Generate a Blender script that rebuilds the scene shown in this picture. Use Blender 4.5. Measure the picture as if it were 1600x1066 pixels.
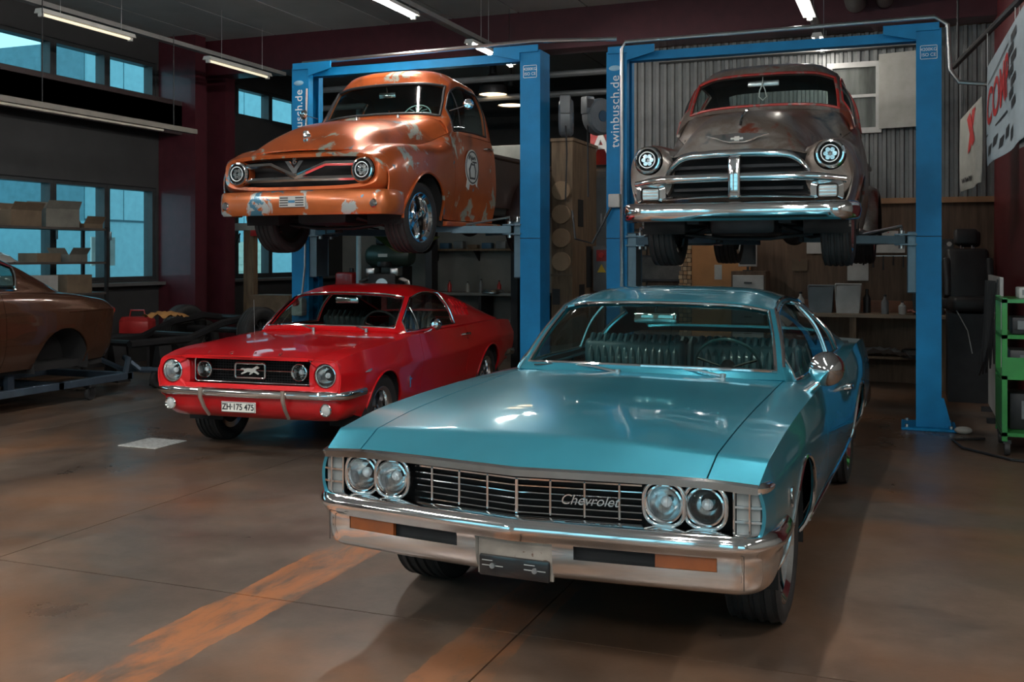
import bpy, bmesh, math, random
import numpy as np
from mathutils import Vector, Matrix, Euler
random.seed(7); np.random.seed(7)
for _o in list(bpy.data.objects): bpy.data.objects.remove(_o)
SC = bpy.context.scene
COL = SC.collection
PI = math.pi
R = math.radians
# ------------------------------------------------------------------ camera
cd = bpy.data.cameras.new('camera'); cam = bpy.data.objects.new('camera', cd); COL.objects.link(cam)
cd.sensor_width = 36; cd.lens = 36.0; cd.shift_y = -133/1600; cd.clip_end = 300; cd.clip_start = .05
cam.location = (0, 0, 1.62); cam.rotation_euler = (R(90), 0, R(21.2))
SC.camera = cam
# ------------------------------------------------------------------ world (overcast cool sky)
w = bpy.data.worlds.new('sky'); SC.world = w; w.use_nodes = True
bg = w.node_tree.nodes['Background']; bg.inputs[0].default_value = (.36, .72, .86, 1); bg.inputs[1].default_value = .85
SC.view_settings.view_transform = 'Standard'; SC.view_settings.look = 'None'
SC.view_settings.gamma = 1; SC.view_settings.use_curve_mapping = False
SC.view_settings.exposure = 1.3
# ------------------------------------------------------------------ materials
MATS = {}
def _nodes(name):
    m = bpy.data.materials.new(name); m.use_nodes = True
    return m, m.node_tree.nodes, m.node_tree.links, m.node_tree.nodes['Principled BSDF']
def ramp(N, stops, interp='LINEAR'):
    r = N.new('ShaderNodeValToRGB'); r.color_ramp.interpolation = interp
    e = r.color_ramp.elements
    while len(e) > 1: e.remove(e[-1])
    e[0].position = stops[0][0]; e[0].color = (*stops[0][1], 1)
    for p, c in stops[1:]:
        k = e.new(p); k.color = (*c, 1)
    return r
def tex(N, L, scale, detail=4, rough=.55, coord='Object', stretch=None, dist=0):
    tc = N.new('ShaderNodeTexCoord'); n = N.new('ShaderNodeTexNoise')
    n.inputs['Scale'].default_value = scale; n.inputs['Detail'].default_value = detail
    n.inputs['Roughness'].default_value = rough; n.inputs['Distortion'].default_value = dist
    if stretch:
        mp = N.new('ShaderNodeMapping'); mp.inputs['Scale'].default_value = stretch
        L.new(tc.outputs[coord], mp.inputs[0]); L.new(mp.outputs[0], n.inputs[0])
    else: L.new(tc.outputs[coord], n.inputs[0])
    return n
def mat(name, col, rough=.5, metal=0., var=.12, scale=6., bump=0., bscale=60., coat=0., stretch=None, rvar=.0, spec=None, emit=None, estr=0.):
    """plain surface: a base colour with gentle noise variation, optional fine relief"""
    if name in MATS: return MATS[name]
    m, N, L, P = _nodes(name)
    n = tex(N, L, scale, 5, stretch=stretch)
    lo = tuple(max(0, c*(1-var)) for c in col); hi = tuple(min(1, c*(1+var)) for c in col)
    rp = ramp(N, [(.3, lo), (.7, hi)]); L.new(n.outputs[0], rp.inputs[0]); L.new(rp.outputs[0], P.inputs['Base Color'])
    P.inputs['Roughness'].default_value = rough; P.inputs['Metallic'].default_value = metal
    if rvar:
        mr = N.new('ShaderNodeMapRange'); mr.inputs[1].default_value = .3; mr.inputs[2].default_value = .7
        mr.inputs[3].default_value = max(0.02, rough-rvar); mr.inputs[4].default_value = min(1, rough+rvar)
        L.new(n.outputs[0], mr.inputs[0]); L.new(mr.outputs[0], P.inputs['Roughness'])
    if coat: P.inputs['Coat Weight'].default_value = coat; P.inputs['Coat Roughness'].default_value = .04
    if spec is not None: P.inputs['Specular IOR Level'].default_value = spec
    if bump:
        b = N.new('ShaderNodeBump'); b.inputs['Strength'].default_value = bump; b.inputs['Distance'].default_value = .01
        n2 = tex(N, L, bscale, 3, stretch=stretch); L.new(n2.outputs[0], b.inputs['Height']); L.new(b.outputs[0], P.inputs['Normal'])
    if emit: P.inputs['Emission Color'].default_value = (*emit, 1); P.inputs['Emission Strength'].default_value = estr
    MATS[name] = m; return m
def glass(name, tint=(.8, .9, .9), refl=1.0):
    """thin sheet glass: tinted see-through with fresnel reflections"""
    if name in MATS: return MATS[name]
    m, N, L, P = _nodes(name); N.remove(P)
    t = N.new('ShaderNodeBsdfTransparent'); t.inputs[0].default_value = (*tint, 1)
    g = N.new('ShaderNodeBsdfGlossy'); g.inputs[1].default_value = .015
    f = N.new('ShaderNodeLayerWeight'); f.inputs[0].default_value = .5
    p = N.new('ShaderNodeMath'); p.operation = 'POWER'; p.inputs[1].default_value = 5; L.new(f.outputs['Facing'], p.inputs[0])
    k = N.new('ShaderNodeMath'); k.operation = 'MULTIPLY_ADD'; k.inputs[1].default_value = .9; k.inputs[2].default_value = .045*refl; k.use_clamp = True; L.new(p.outputs[0], k.inputs[0])
    mx = N.new('ShaderNodeMixShader'); L.new(k.outputs[0], mx.inputs[0]); L.new(t.outputs[0], mx.inputs[1]); L.new(g.outputs[0], mx.inputs[2])
    L.new(mx.outputs[0], N['Material Output'].inputs[0]); MATS[name] = m; return m
def paint(name, col, flake=.35, rough=.32, coat=1., metal=.55, crough=.05):
    """metallic car paint with clear coat"""
    if name in MATS: return MATS[name]
    m, N, L, P = _nodes(name)
    n = tex(N, L, 2.2, 3); rp = ramp(N, [(.3, tuple(c*(1-flake*.4) for c in col)), (.7, tuple(min(1, c*(1+flake*.4)) for c in col))])
    L.new(n.outputs[0], rp.inputs[0]); L.new(rp.outputs[0], P.inputs['Base Color'])
    P.inputs['Metallic'].default_value = metal; P.inputs['Roughness'].default_value = rough
    P.inputs['Coat Weight'].default_value = coat; P.inputs['Coat Roughness'].default_value = crough
    MATS[name] = m; return m
def patina(name, layers, rough=.42, metal=.25, coat=.5, bump=.15):
    """worn paint: base colour with patches; layers = [(colour, noise scale, threshold, softness)]"""
    if name in MATS: return MATS[name]
    m, N, L, P = _nodes(name)
    cur = None
    for k, (c, s, th, so) in enumerate(layers):
        if cur is None:
            n = tex(N, L, s, 4); rp = ramp(N, [(.3, tuple(x*.75 for x in c)), (.7, tuple(min(1, x*1.2) for x in c))]); L.new(n.outputs[0], rp.inputs[0]); cur = rp.outputs[0]; continue
        tc = N.new('ShaderNodeTexCoord'); mp = N.new('ShaderNodeMapping'); mp.inputs['Location'].default_value = (k*3.7, k*1.3, k*2.1)
        n = N.new('ShaderNodeTexNoise'); n.inputs['Scale'].default_value = s; n.inputs['Detail'].default_value = 7; n.inputs['Roughness'].default_value = .62; n.inputs['Distortion'].default_value = .6
        L.new(tc.outputs['Object'], mp.inputs[0]); L.new(mp.outputs[0], n.inputs[0])
        rp = ramp(N, [(th, (0, 0, 0)), (th+so, (1, 1, 1))]); L.new(n.outputs[0], rp.inputs[0])
        mx = N.new('ShaderNodeMixRGB'); L.new(rp.outputs[0], mx.inputs[0]); L.new(cur, mx.inputs[1]); mx.inputs[2].default_value = (*c, 1)
        cur = mx.outputs[0]
    L.new(cur, P.inputs['Base Color'])
    P.inputs['Metallic'].default_value = metal; P.inputs['Roughness'].default_value = rough
    P.inputs['Coat Weight'].default_value = coat; P.inputs['Coat Roughness'].default_value = .12
    if bump:
        b = N.new('ShaderNodeBump'); b.inputs['Strength'].default_value = bump; b.inputs['Distance'].default_value = .01
        n2 = tex(N, L, 25, 4); L.new(n2.outputs[0], b.inputs['Height']); L.new(b.outputs[0], P.inputs['Normal'])
    MATS[name] = m; return m
def emis(name, col, s):
    if name in MATS: return MATS[name]
    m, N, L, P = _nodes(name)
    P.inputs['Base Color'].default_value = (*col, 1); P.inputs['Emission Color'].default_value = (*col, 1); P.inputs['Emission Strength'].default_value = s
    MATS[name] = m; return m
CHROME = mat('chrome', (.82, .83, .84), .07, 1., var=.03, scale=3, rvar=.03)
STEEL = mat('brushed_steel', (.55, .56, .57), .3, 1., var=.12)
RUBBER = mat('tyre_rubber', (.022, .022, .023), .62, 0, var=.3, bump=.15, bscale=120)
BLACK = mat('black_plastic', (.02, .02, .022), .45, 0, var=.2)
BLKMET = mat('black_metal', (.035, .035, .038), .5, .6, var=.2)
DARKREC = mat('dark_cavity', (.012, .012, .013), .9, 0, var=.2)
GLASS = glass('window_glass', (.86, .93, .93))
TINT = glass('car_glass', (.62, .74, .72), 1.3)
LENS = glass('lamp_lens', (.93, .95, .95), 1.5)
AMBER = mat('amber_lens', (.24, .062, .014), .15, 0, var=.2, coat=1)
REDLENS = mat('red_lens', (.5, .02, .02), .15, 0, var=.2, coat=1)
LIGHTGREY = mat('light_grey_paint', (.45, .45, .44), .5)
# ------------------------------------------------------------------ mesh builder
class B:
    def __init__(S): S.V = []; S.F = []; S.M = Matrix.Identity(4)
    def at(S, loc=(0, 0, 0), rot=(0, 0, 0), sc=(1, 1, 1)):
        S.M = Matrix.LocRotScale(Vector(loc), Euler(rot), Vector(sc)); return S
    def add(S, vs, fs):
        o = len(S.V); S.V += [tuple(S.M @ Vector(v)) for v in vs]; S.F += [tuple(i+o for i in f) for f in fs]; return S
    def box(S, x0, x1, y0, y1, z0, z1):
        return S.add([(x0, y0, z0), (x1, y0, z0), (x1, y1, z0), (x0, y1, z0), (x0, y0, z1), (x1, y0, z1), (x1, y1, z1), (x0, y1, z1)],
                     [(3, 2, 1, 0), (4, 5, 6, 7), (0, 1, 5, 4), (1, 2, 6, 5), (2, 3, 7, 6), (3, 0, 4, 7)])
    def rbox(S, x0, x1, y0, y1, z0, z1, r=.01, seg=2):
        bm = bmesh.new(); bmesh.ops.create_cube(bm, size=1)
        for v in bm.verts: v.co = Vector(((x0+x1)/2+v.co.x*(x1-x0), (y0+y1)/2+v.co.y*(y1-y0), (z0+z1)/2+v.co.z*(z1-z0)))
        bmesh.ops.bevel(bm, geom=bm.edges[:], offset=r, segments=seg, profile=.5, affect='EDGES')
        bm.verts.index_update(); S.add([v.co.copy() for v in bm.verts], [[v.index for v in f.verts] for f in bm.faces]); bm.free(); return S
    def tube(S, pts, r, n=8, closed=False, cap=True):
        pts = [Vector(p) for p in pts]; k = len(pts); rs = r if isinstance(r, (list, tuple)) else [r]*k
        T = []
        for i in range(k):
            a = pts[(i-1) % k] if (closed or i > 0) else pts[i]; b = pts[(i+1) % k] if (closed or i < k-1) else pts[i]
            t = (b-a); T.append(t.normalized() if t.length > 1e-9 else Vector((0, 0, 1)))
        up = Vector((0, 0, 1)) if abs(T[0].z) < .9 else Vector((1, 0, 0))
        nrm = (up - T[0]*up.dot(T[0])).normalized(); vs = []
        for i in range(k):
            nrm = nrm - T[i]*nrm.dot(T[i])
            nrm = nrm.normalized() if nrm.length > 1e-6 else T[i].orthogonal().normalized()
            bn = T[i].cross(nrm)
            for q in range(n):
                a = 2*PI*q/n; vs.append(pts[i]+(nrm*math.cos(a)+bn*math.sin(a))*rs[i])
        fs = []
        for i in range(k if closed else k-1):
            for q in range(n):
                a, b = i*n, ((i+1) % k)*n; fs.append((a+q, a+(q+1) % n, b+(q+1) % n, b+q))
        if cap and not closed: fs += [tuple(range(n-1, -1, -1)), tuple((k-1)*n+q for q in range(n))]
        return S.add(vs, fs)
    def cyl(S, p0, p1, r0, r1=None, n=16): return S.tube([p0, p1], [r0, r0 if r1 is None else r1], n)
    def lathe(S, prof, n=24, axis='Z', close=False):
        """prof = [(radius, height)]; spun about axis"""
        vs = []; k = len(prof)
        for q in range(n):
            a = 2*PI*q/n; c, s = math.cos(a), math.sin(a)
            for r, h in prof: vs.append({'Z': (r*c, r*s, h), 'X': (h, r*c, r*s), 'Y': (r*s, h, r*c)}[axis])
        fs = []
        for q in range(n):
            a, b = q*k, ((q+1) % n)*k
            for i in range(k if close else k-1):
                j = (i+1) % k; fs.append((a+i, b+i, b+j, a+j))
        return S.add(vs, fs)
    def ext(S, out, d0, d1, axis='Y'):
        """2D outline [(a,b)] extruded along axis between d0 and d1"""
        mp = {'Y': lambda a, b, d: (a, d, b), 'X': lambda a, b, d: (d, a, b), 'Z': lambda a, b, d: (a, b, d)}[axis]; n = len(out)
        vs = [mp(a, b, d0) for a, b in out]+[mp(a, b, d1) for a, b in out]
        return S.add(vs, [tuple(range(n-1, -1, -1)), tuple(range(n, 2*n))]+[(i, (i+1) % n, n+(i+1) % n, n+i) for i in range(n)])
    def grid(S, G, closeU=False, closeV=False):
        a, b = len(G), len(G[0]); vs = [tuple(p) for row in G for p in row]; fs = []
        for i in range(a if closeU else a-1):
            for j in range(b if closeV else b-1):
                i2, j2 = (i+1) % a, (j+1) % b; fs.append((i*b+j, i*b+j2, i2*b+j2, i2*b+j))
        return S.add(vs, fs)
    def sph(S, c, r, n=16, m=10, sc=(1, 1, 1)):
        G = [[(c[0]+r*sc[0]*math.sin(PI*i/m)*math.cos(2*PI*j/n), c[1]+r*sc[1]*math.sin(PI*i/m)*math.sin(2*PI*j/n), c[2]+r*sc[2]*math.cos(PI*i/m)) for j in range(n)] for i in range(m+1)]
        return S.grid(G, closeV=True)
    def mesh(S, name, m, smooth=35):
        me = bpy.data.meshes.new(name); me.from_pydata(S.V, [], S.F); me.validate()
        bm = bmesh.new(); bm.from_mesh(me); bmesh.ops.remove_doubles(bm, verts=bm.verts, dist=1e-5); bmesh.ops.recalc_face_normals(bm, faces=bm.faces)
        bm.to_mesh(me); bm.free()
        for p in me.polygons: p.use_smooth = True
        me.set_sharp_from_angle(angle=R(smooth))
        me.materials.append(m); return me
    def build(S, name, m, parent=None, smooth=35, loc=None, rot=None):
        o = bpy.data.objects.new(name, S.mesh(name, m, smooth)); COL.objects.link(o)
        if parent is not None: o.parent = parent
        if loc is not None: o.location = loc
        if rot is not None: o.rotation_euler = rot
        return o
def tag(o, label=None, cat=None, group=None, kind=None):
    if label: o['label'] = label
    if cat: o['category'] = cat
    if group: o['group'] = group
    if kind: o['kind'] = kind
    return o
def empty(name, loc=(0, 0, 0), rz=0, label=None, cat=None, group=None):
    o = bpy.data.objects.new(name, None); COL.objects.link(o); o.location = loc; o.rotation_euler = (0, 0, rz); o.empty_display_size = .1
    return tag(o, label, cat, group)
def copy_tree(o, parent=None):
    c = o.copy(); COL.objects.link(c); c.parent = parent
    for ch in o.children: copy_tree(ch, c)
    return c
def text_mesh(s, size, depth=.002, bold=False, shear=0, extra=None):
    cu = bpy.data.curves.new('lettering', 'FONT'); cu.body = s; cu.size = size; cu.extrude = depth; cu.align_x = 'CENTER'; cu.align_y = 'CENTER'; cu.shear = shear
    if bold: cu.offset = size*.02
    if extra: cu.space_character = extra
    o = bpy.data.objects.new('lettering', cu); COL.objects.link(o)
    me = bpy.data.meshes.new_from_object(o.evaluated_get(bpy.context.evaluated_depsgraph_get()))
    bpy.data.objects.remove(o); bpy.data.curves.remove(cu); return me
def text_obj(name, s, size, m, parent, loc, rot, depth=.002, bold=False, shear=0, sc=(1, 1, 1), extra=None):
    me = text_mesh(s, size, depth, bold, shear, extra); me.materials.clear(); me.materials.append(m)
    o = bpy.data.objects.new(name, me); COL.objects.link(o); o.parent = parent; o.location = loc; o.rotation_euler = rot; o.scale = sc; return o
# ------------------------------------------------------------------ spline surfaces
def spl(P, n, sharp=()):
    """interpolating spline along axis 0 of P (k,...,3); n samples per segment; sharp = indices with a crease"""
    P = np.asarray(P, float); k = len(P)
    d = np.linalg.norm((P[1:]-P[:-1]).reshape(k-1, -1, P.shape[-1]), axis=2).mean(axis=1); d = np.maximum(d, 1e-6)
    ns = n if isinstance(n, (list, tuple)) else [n]*(k-1)
    D = (P[1:]-P[:-1])/d.reshape(-1, *([1]*(P.ndim-1)))
    out = []
    for i in range(k-1):
        def tan(v, side):
            if v == 0: return D[0]
            if v == k-1: return D[-1]
            if v in sharp: return D[v-1] if side < 0 else D[v]
            w0, w1 = d[v], d[v-1]; return (D[v-1]*w0+D[v]*w1)/(w0+w1)
        m0, m1 = tan(i, +1)*d[i], tan(i+1, -1)*d[i]
        for q in range(ns[i]+(1 if i == k-2 else 0)):
            t = q/ns[i]; t2, t3 = t*t, t*t*t
            out.append(P[i]*(2*t3-3*t2+1)+m0*(t3-2*t2+t)+P[i+1]*(-2*t3+3*t2)+m1*(t3-t2))
    return np.array(out)
class Skin:
    """half-car control net -> dense full-width grid; faces picked by control-index ranges"""
    def __init__(S, net, nr, nc, srow=(), scol=(), mirror=True):
        net = np.array(net, float); S.nr, S.nc = nr, nc
        g = spl(net, nr, srow); g = np.swapaxes(spl(np.swapaxes(g, 0, 1), nc, scol), 0, 1)
        S.h = g.shape[1]-1
        if mirror:
            mg = g[:, -2::-1].copy(); mg[:, :, 0] *= -1; g = np.concatenate([g, mg], axis=1)
        S.G = g; du = np.gradient(g, axis=0); dv = np.gradient(g, axis=1)
        nn = np.cross(du, dv); nn /= np.maximum(np.linalg.norm(nn, axis=2, keepdims=True), 1e-9)
        cen = g.reshape(-1, 3).mean(axis=0); cen[0] = 0
        if ((g-cen)*nn).sum() < 0: nn = -nn
        S.N = nn; S.nf = (g.shape[0]-1, g.shape[1]-1)
    def rc(S, r, c): return int(round(r*S.nr)), int(round(c*S.nc))
    def mask(S, regions, side='B'):
        """regions: [(r0,r1,c0,c1)] in control indices; side L (x>0) / R / B"""
        m = np.zeros(S.nf, bool)
        for r0, r1, c0, c1 in regions:
            i0, j0 = S.rc(r0, c0); i1, j1 = S.rc(r1, c1)
            if side in 'LB': m[i0:i1, j0:j1] = True
            if side in 'RB': m[i0:i1, 2*S.h-j1:2*S.h-j0] = True
        return m
    def pt(S, r, c, side=1):
        i, j = S.rc(r, c); p = S.G[min(i, S.G.shape[0]-1), j].copy(); p[0] *= side; return p
    def line(S, rcs, side=1, off=0., sub=1):
        """poly-line over the surface through dense grid points along control-index path [(r,c),...]"""
        out = []
        for (a, b), (c, d) in zip(rcs[:-1], rcs[1:]):
            i0, j0 = S.rc(a, b); i1, j1 = S.rc(c, d); n = max(abs(i1-i0), abs(j1-j0), 1)
            for k in range(n+1):
                i = int(round(i0+(i1-i0)*k/n)); j = int(round(j0+(j1-j0)*k/n)); p = S.G[i, j]+S.N[i, j]*off
                q = (p[0]*side, p[1], p[2])
                if not out or (Vector(q)-Vector(out[-1])).length > 1e-4: out.append(q)
        return out
    def build(S, name, mask, m, parent, gap=.003, lip=.014, arches=(), off=0., smooth=32):
        G = S.G+S.N*off; b = G.shape[1]; nv = G.shape[0]*b
        P = G.reshape(-1, 3).copy(); Nn = S.N.reshape(-1, 3)
        I, J = np.nonzero(mask); F = np.stack([I*b+J, I*b+J+1, (I+1)*b+J+1, (I+1)*b+J], 1)
        for yc, zc, r in arches:
            dy, dz = P[:, 1]-yc, P[:, 2]-zc; rr = np.sqrt(dy*dy+dz*dz); ins = (rr < r) & (np.abs(P[:, 0]) > .45)
            F = F[~ins[F].all(axis=1)]
            k = ins & (rr > 1e-6); s = r/np.maximum(rr, 1e-6)
            P[k, 1] = yc+dy[k]*s[k]; P[k, 2] = zc+dz[k]*s[k]
        E = {}
        for f in F:
            for q in range(4):
                e = (int(f[q]), int(f[(q+1) % 4])); key = (min(e), max(e)); E.setdefault(key, []).append(e)
        bd = [v[0] for v in E.values() if len(v) == 1]; bv = sorted({i for e in bd for i in e}); bs = set(bv)
        if gap or lip:
            acc = {i: [] for i in bv}
            for f in F:
                fs = [int(q) for q in f]
                for q in fs:
                    if q in bs: acc[q].append(P[fs].mean(axis=0))
            for i in bv:
                d = np.mean(acc[i], axis=0)-P[i]; l = np.linalg.norm(d)
                if l > 1e-6: P[i] = P[i]+d/l*min(gap, l*.5)
        used = sorted({int(i) for i in F.ravel()}); idx = {v: k for k, v in enumerate(used)}
        V = [tuple(P[i]) for i in used]; FF = [tuple(idx[int(i)] for i in f) for f in F]
        if lip:
            lv = {}
            for i in bv: lv[i] = len(V); V.append(tuple(P[i]-Nn[i]*lip))
            for a, c in bd: FF.append((idx[c], idx[a], lv[a], lv[c]))
        x = B(); x.V = V; x.F = FF; return x.build(name, m, parent, smooth)
# ------------------------------------------------------------------ lamps of the hall (light comes from their tubes; front rows are added fill)
TUBE_ON = emis('tube_light', (1., .95, .87), 90.)
TUBE_FILL = emis('tube_light_fill', (1., .96, .9), 170.)  # stronger tubes, only for the added fill rows
TUBE_DIM = emis('tube_dim', (1., .9, .66), .3)
LAMPWHITE = mat('lamp_white', (.6, .6, .58), .4)
def tube_lamp(u, v0, v1, z, on=True, label='', wires=True, tm=None):
    t = empty('ceiling_tube_lamp', (u, (v0+v1)/2, z), 0, label, 'ceiling lamp', 'tube lamps hanging in rows'); h = (v1-v0)/2
    B().ext([(-.07, .02), (.07, .02), (.05, .07), (-.05, .07)], -h, h, 'Y').build('housing', LAMPWHITE, t)
    B().cyl((0, -h+.03, .01), (0, h-.03, .01), .019, n=10).build('tube', (tm or TUBE_ON) if on else TUBE_DIM, t)
    for s in (-1, 1): B().rbox(-.03, .03, s*(h-.03)-.02, s*(h-.03)+.02, -.02, .035, .005, 1).build('end_cap', LAMPWHITE, t)
    if wires:
        for s in (-1, 1): B().cyl((0.06, s*(h-.25), .06), (0.06, s*(h-.25), 5.05-z), .004, n=6).build('hanger_wire', STEEL, t)
    return t
for (u, v0, v1, on, lb) in [(-9, 8.69, 10.15, 0, 'dim tube lamp hanging by the high windows before the maroon pillar'), (-9, 11.6, 13.06, 0, 'dim tube lamp hanging beside the top of the maroon pillar'),
        (-5.2, 8.9, 10.37, 1, 'lit tube lamp hanging above the orange pickup, end towards the maroon beam'), (-5.2, 11.9, 12.65, 1, 'short lit tube lamp just before the maroon beam above the orange pickup'), (-5.2, 12.9, 13.4, 1, 'short lit tube lamp under the maroon beam behind the blue lift frame'),
        (-1.05, 10.9, 12.05, 1, 'lit tube lamp high above the bare metal pickup'), (-1.05, 13.0, 13.9, 1, 'lit tube lamp next to the corrugated wall above the bare metal pickup')]:
    tube_lamp(u, v0, v1, 4.3 if v1 < 12.8 or u < -8 else 4.28, on, lb, True, emis('tube_light_low', (1., .95, .87), 38.) if u > -2 else None)
for u in (-9, -5.2, -1.05, 3.2):  # unseen rows added over the front, boosted to light the car fronts
    for v0 in (-3.2, .2, 3.6):
        tube_lamp(u, v0, v0+1.5, 4.3, True, 'added unseen tube lamp giving fill light over the front of the hall', True, TUBE_FILL)
for a, b in ((-9, 'left'), (-5.2, 'mid'), (-1.05, 'right')):
    tag(B().box(a-.05, a+.05, -4.6, 13.45, 4.395, 4.45).build('lamp_trunking', mat('trunking', (.2, .2, .2), .5)), {'left': 'grey lamp trunking rail running past the high windows', 'mid': 'grey lamp trunking rail running above the orange pickup', 'right': 'grey lamp trunking rail running above the bare metal pickup'}[b], 'trunking')
# ------------------------------------------------------------------ floor: cast slabs with saw-cut joints
def floor_mat():
    m, N, L, P = _nodes('polished_concrete')
    g = N.new('ShaderNodeNewGeometry'); sp = N.new('ShaderNodeSeparateXYZ'); L.new(g.outputs['Position'], sp.inputs[0])
    def noise(s, d=6, r=.6, dist=0, st=None):
        n = N.new('ShaderNodeTexNoise'); n.inputs['Scale'].default_value = s; n.inputs['Detail'].default_value = d; n.inputs['Roughness'].default_value = r; n.inputs['Distortion'].default_value = dist
        if st:
            mp = N.new('ShaderNodeMapping'); mp.inputs['Scale'].default_value = st; L.new(g.outputs['Position'], mp.inputs[0]); L.new(mp.outputs[0], n.inputs[0])
        else: L.new(g.outputs['Position'], n.inputs[0])
        return n
    def math_(op, a, b=None, clamp=False):
        k = N.new('ShaderNodeMath'); k.operation = op; k.use_clamp = clamp
        for i, x in enumerate((a, b)):
            if x is None: continue
            if isinstance(x, (int, float)): k.inputs[i].default_value = x
            else: L.new(x, k.inputs[i])
        return k.outputs[0]
    def mixc(f, a, b):
        k = N.new('ShaderNodeMixRGB')
        for i, x in enumerate((f, a, b)):
            if isinstance(x, tuple): k.inputs[i].default_value = (*x, 1)
            elif isinstance(x, (int, float)): k.inputs[i].default_value = x
            else: L.new(x, k.inputs[i])
        return k.outputs[0]
    n1 = noise(.55, 7, .65, .4); r1 = ramp(N, [(.3, (.05, .038, .031)), (.5, (.105, .08, .064)), (.7, (.17, .135, .11))]); L.new(n1.outputs[0], r1.inputs[0])
    n2 = noise(7, 6, .7); r2 = ramp(N, [(.35, (.55, .55, .55)), (.65, (1.1, 1.1, 1.1))]); L.new(n2.outputs[0], r2.inputs[0])
    c = N.new('ShaderNodeMixRGB'); c.blend_type = 'MULTIPLY'; c.inputs[0].default_value = .6; L.new(r1.outputs[0], c.inputs[1]); L.new(r2.outputs[0], c.inputs[2]); col = c.outputs[0]
    # rusty tint further back and to the right, grey wear near the front
    n3 = noise(.35, 5, .6, .8); rust = ramp(N, [(.45, (0, 0, 0)), (.68, (1, 1, 1))]); L.new(n3.outputs[0], rust.inputs[0])
    col = mixc(math_('MULTIPLY', rust.outputs[0], .8), col, (.23, .098, .038))
    # two worn orange floor stripes
    wob = math_('MULTIPLY', math_('SUBTRACT', noise(3, 5).outputs[0], .5), .10); ux = math_('ADD', sp.outputs[0], wob)
    nw = noise(5, 8, .72, .5, (1, .35, 1)); wear = ramp(N, [(.40, (0, 0, 0)), (.56, (1, 1, 1))]); L.new(nw.outputs[0], wear.inputs[0])
    for a, b, amt in ((-3.03, -2.70, .8), (-1.79, -1.50, .42)):
        s = math_('MULTIPLY', math_('GREATER_THAN', ux, a), math_('LESS_THAN', ux, b)); s = math_('MULTIPLY', s, math_('LESS_THAN', sp.outputs[1], 7.5))
        col = mixc(math_('MULTIPLY', math_('MULTIPLY', s, wear.outputs[0]), amt), col, (.34, .12, .04))
    L.new(col, P.inputs['Base Color'])
    mr = N.new('ShaderNodeMapRange'); mr.inputs[1].default_value = .3; mr.inputs[2].default_value = .7; mr.inputs[3].default_value = .22; mr.inputs[4].default_value = .5
    L.new(n1.outputs[0], mr.inputs[0]); L.new(mr.outputs[0], P.inputs['Roughness'])
    b = N.new('ShaderNodeBump'); b.inputs['Strength'].default_value = .12; b.inputs['Distance'].default_value = .01; L.new(n2.outputs[0], b.inputs['Height']); L.new(b.outputs[0], P.inputs['Normal'])
    return m
FLOORM = floor_mat()
fl = tag(B().box(-11.2, 7, -5, 19, -.2, -.012).build('floor', mat('joint_dark', (.02, .018, .016), .9)), kind='structure')
us = [-11.2, -7.56, -4.56, -1.56, 1.44, 4.44, 7]; vs_ = [-5, -.9, 4.1, 9.1, 14.1, 19]
for i in range(len(us)-1):
    for j in range(len(vs_)-1):
        B().box(us[i]+.004, us[i+1]-.004, vs_[j]+.004, vs_[j+1]-.004, -.15, 0).build('floor_slab', FLOORM, fl)
# ------------------------------------------------------------------ ceiling: long boards running into the depth
CEILM = mat('ceiling_board', (.40, .425, .43), .75, var=.1, scale=1.5)
ce = tag(B().box(-11.2, 7, -5, 19, 5.10, 5.25).build('ceiling', mat('ceiling_dark', (.03, .03, .03), .9)), kind='structure')
for k in range(18): B().box(-11.2+k*1.01+.012, -11.2+(k+1)*1.01-.012, -5, 19, 5.05, 5.12).build('ceiling_board', CEILM, ce)
MAROON = mat('maroon_steel', (.075, .014, .022), .42, .1, var=.15, coat=.2)
WALLD = mat('dark_wall', (.036, .037, .039), .7, var=.15, scale=2)
WALLG = mat('grey_wall_plaster', (.2, .2, .19), .8, var=.12, scale=2)
# ------------------------------------------------------------------ left wall with two bands of windows
wl = B(); U0, U1 = -11.25, -11.0
for z0, z1 in ((0, 1.25), (2.68, 4.08), (4.63, 5.1)): wl.box(U0, U1, -5, 19, z0, z1)
for v0, v1 in ((-5, 3.75), (12.95, 14.02), (17.1, 19)):
    for z0, z1 in ((1.25, 2.68), (4.08, 4.63)): wl.box(U0, U1, v0, v1, z0, z1)
tag(wl.build('wall_left', WALLD), kind='structure')
FRAME = mat('window_frame_dark', (.05, .055, .06), .45, .3); nw_ = 0
for z0, z1 in ((1.25, 2.68), (4.08, 4.63)):
    for v0 in [3.75+1.0222*k for k in range(9)]+[14.02+1.0266*k for k in range(3)]:
        v1 = v0+1.02; nw_ += 1; f = .055
        wf = B(); wf.box(-11.2, -11.03, v0, v0+f, z0, z1); wf.box(-11.2, -11.03, v1-f, v1, z0, z1); wf.box(-11.2, -11.03, v0+f, v1-f, z0, z0+f); wf.box(-11.2, -11.03, v0+f, v1-f, z1-f, z1)
        wo = tag(wf.build('window_%d' % nw_, FRAME), kind='structure')
        B().box(-11.13, -11.12, v0+f-.005, v1-f+.005, z0+f-.005, z1-f+.005).build('pane', GLASS, wo)
        if z0 < 2: B().rbox(-11.03, -10.99, v0+.02, v0+.045, 1.85, 1.98, .005).build('handle', STEEL, wo)
tag(B().box(-11.0, -10.86, -5, 19, 1.17, 1.22).build('trim_1', mat('sill_grey', (.12, .12, .12), .5)), kind='structure')
tag(B().box(-11.0, -10.55, -5, 13.0, 3.62, 3.95).box(-10.62, -10.55, -5, 13.0, 3.5, 4.02).build('trim_2', mat('rail_dark', (.05, .035, .036), .5)), kind='structure')
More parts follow.
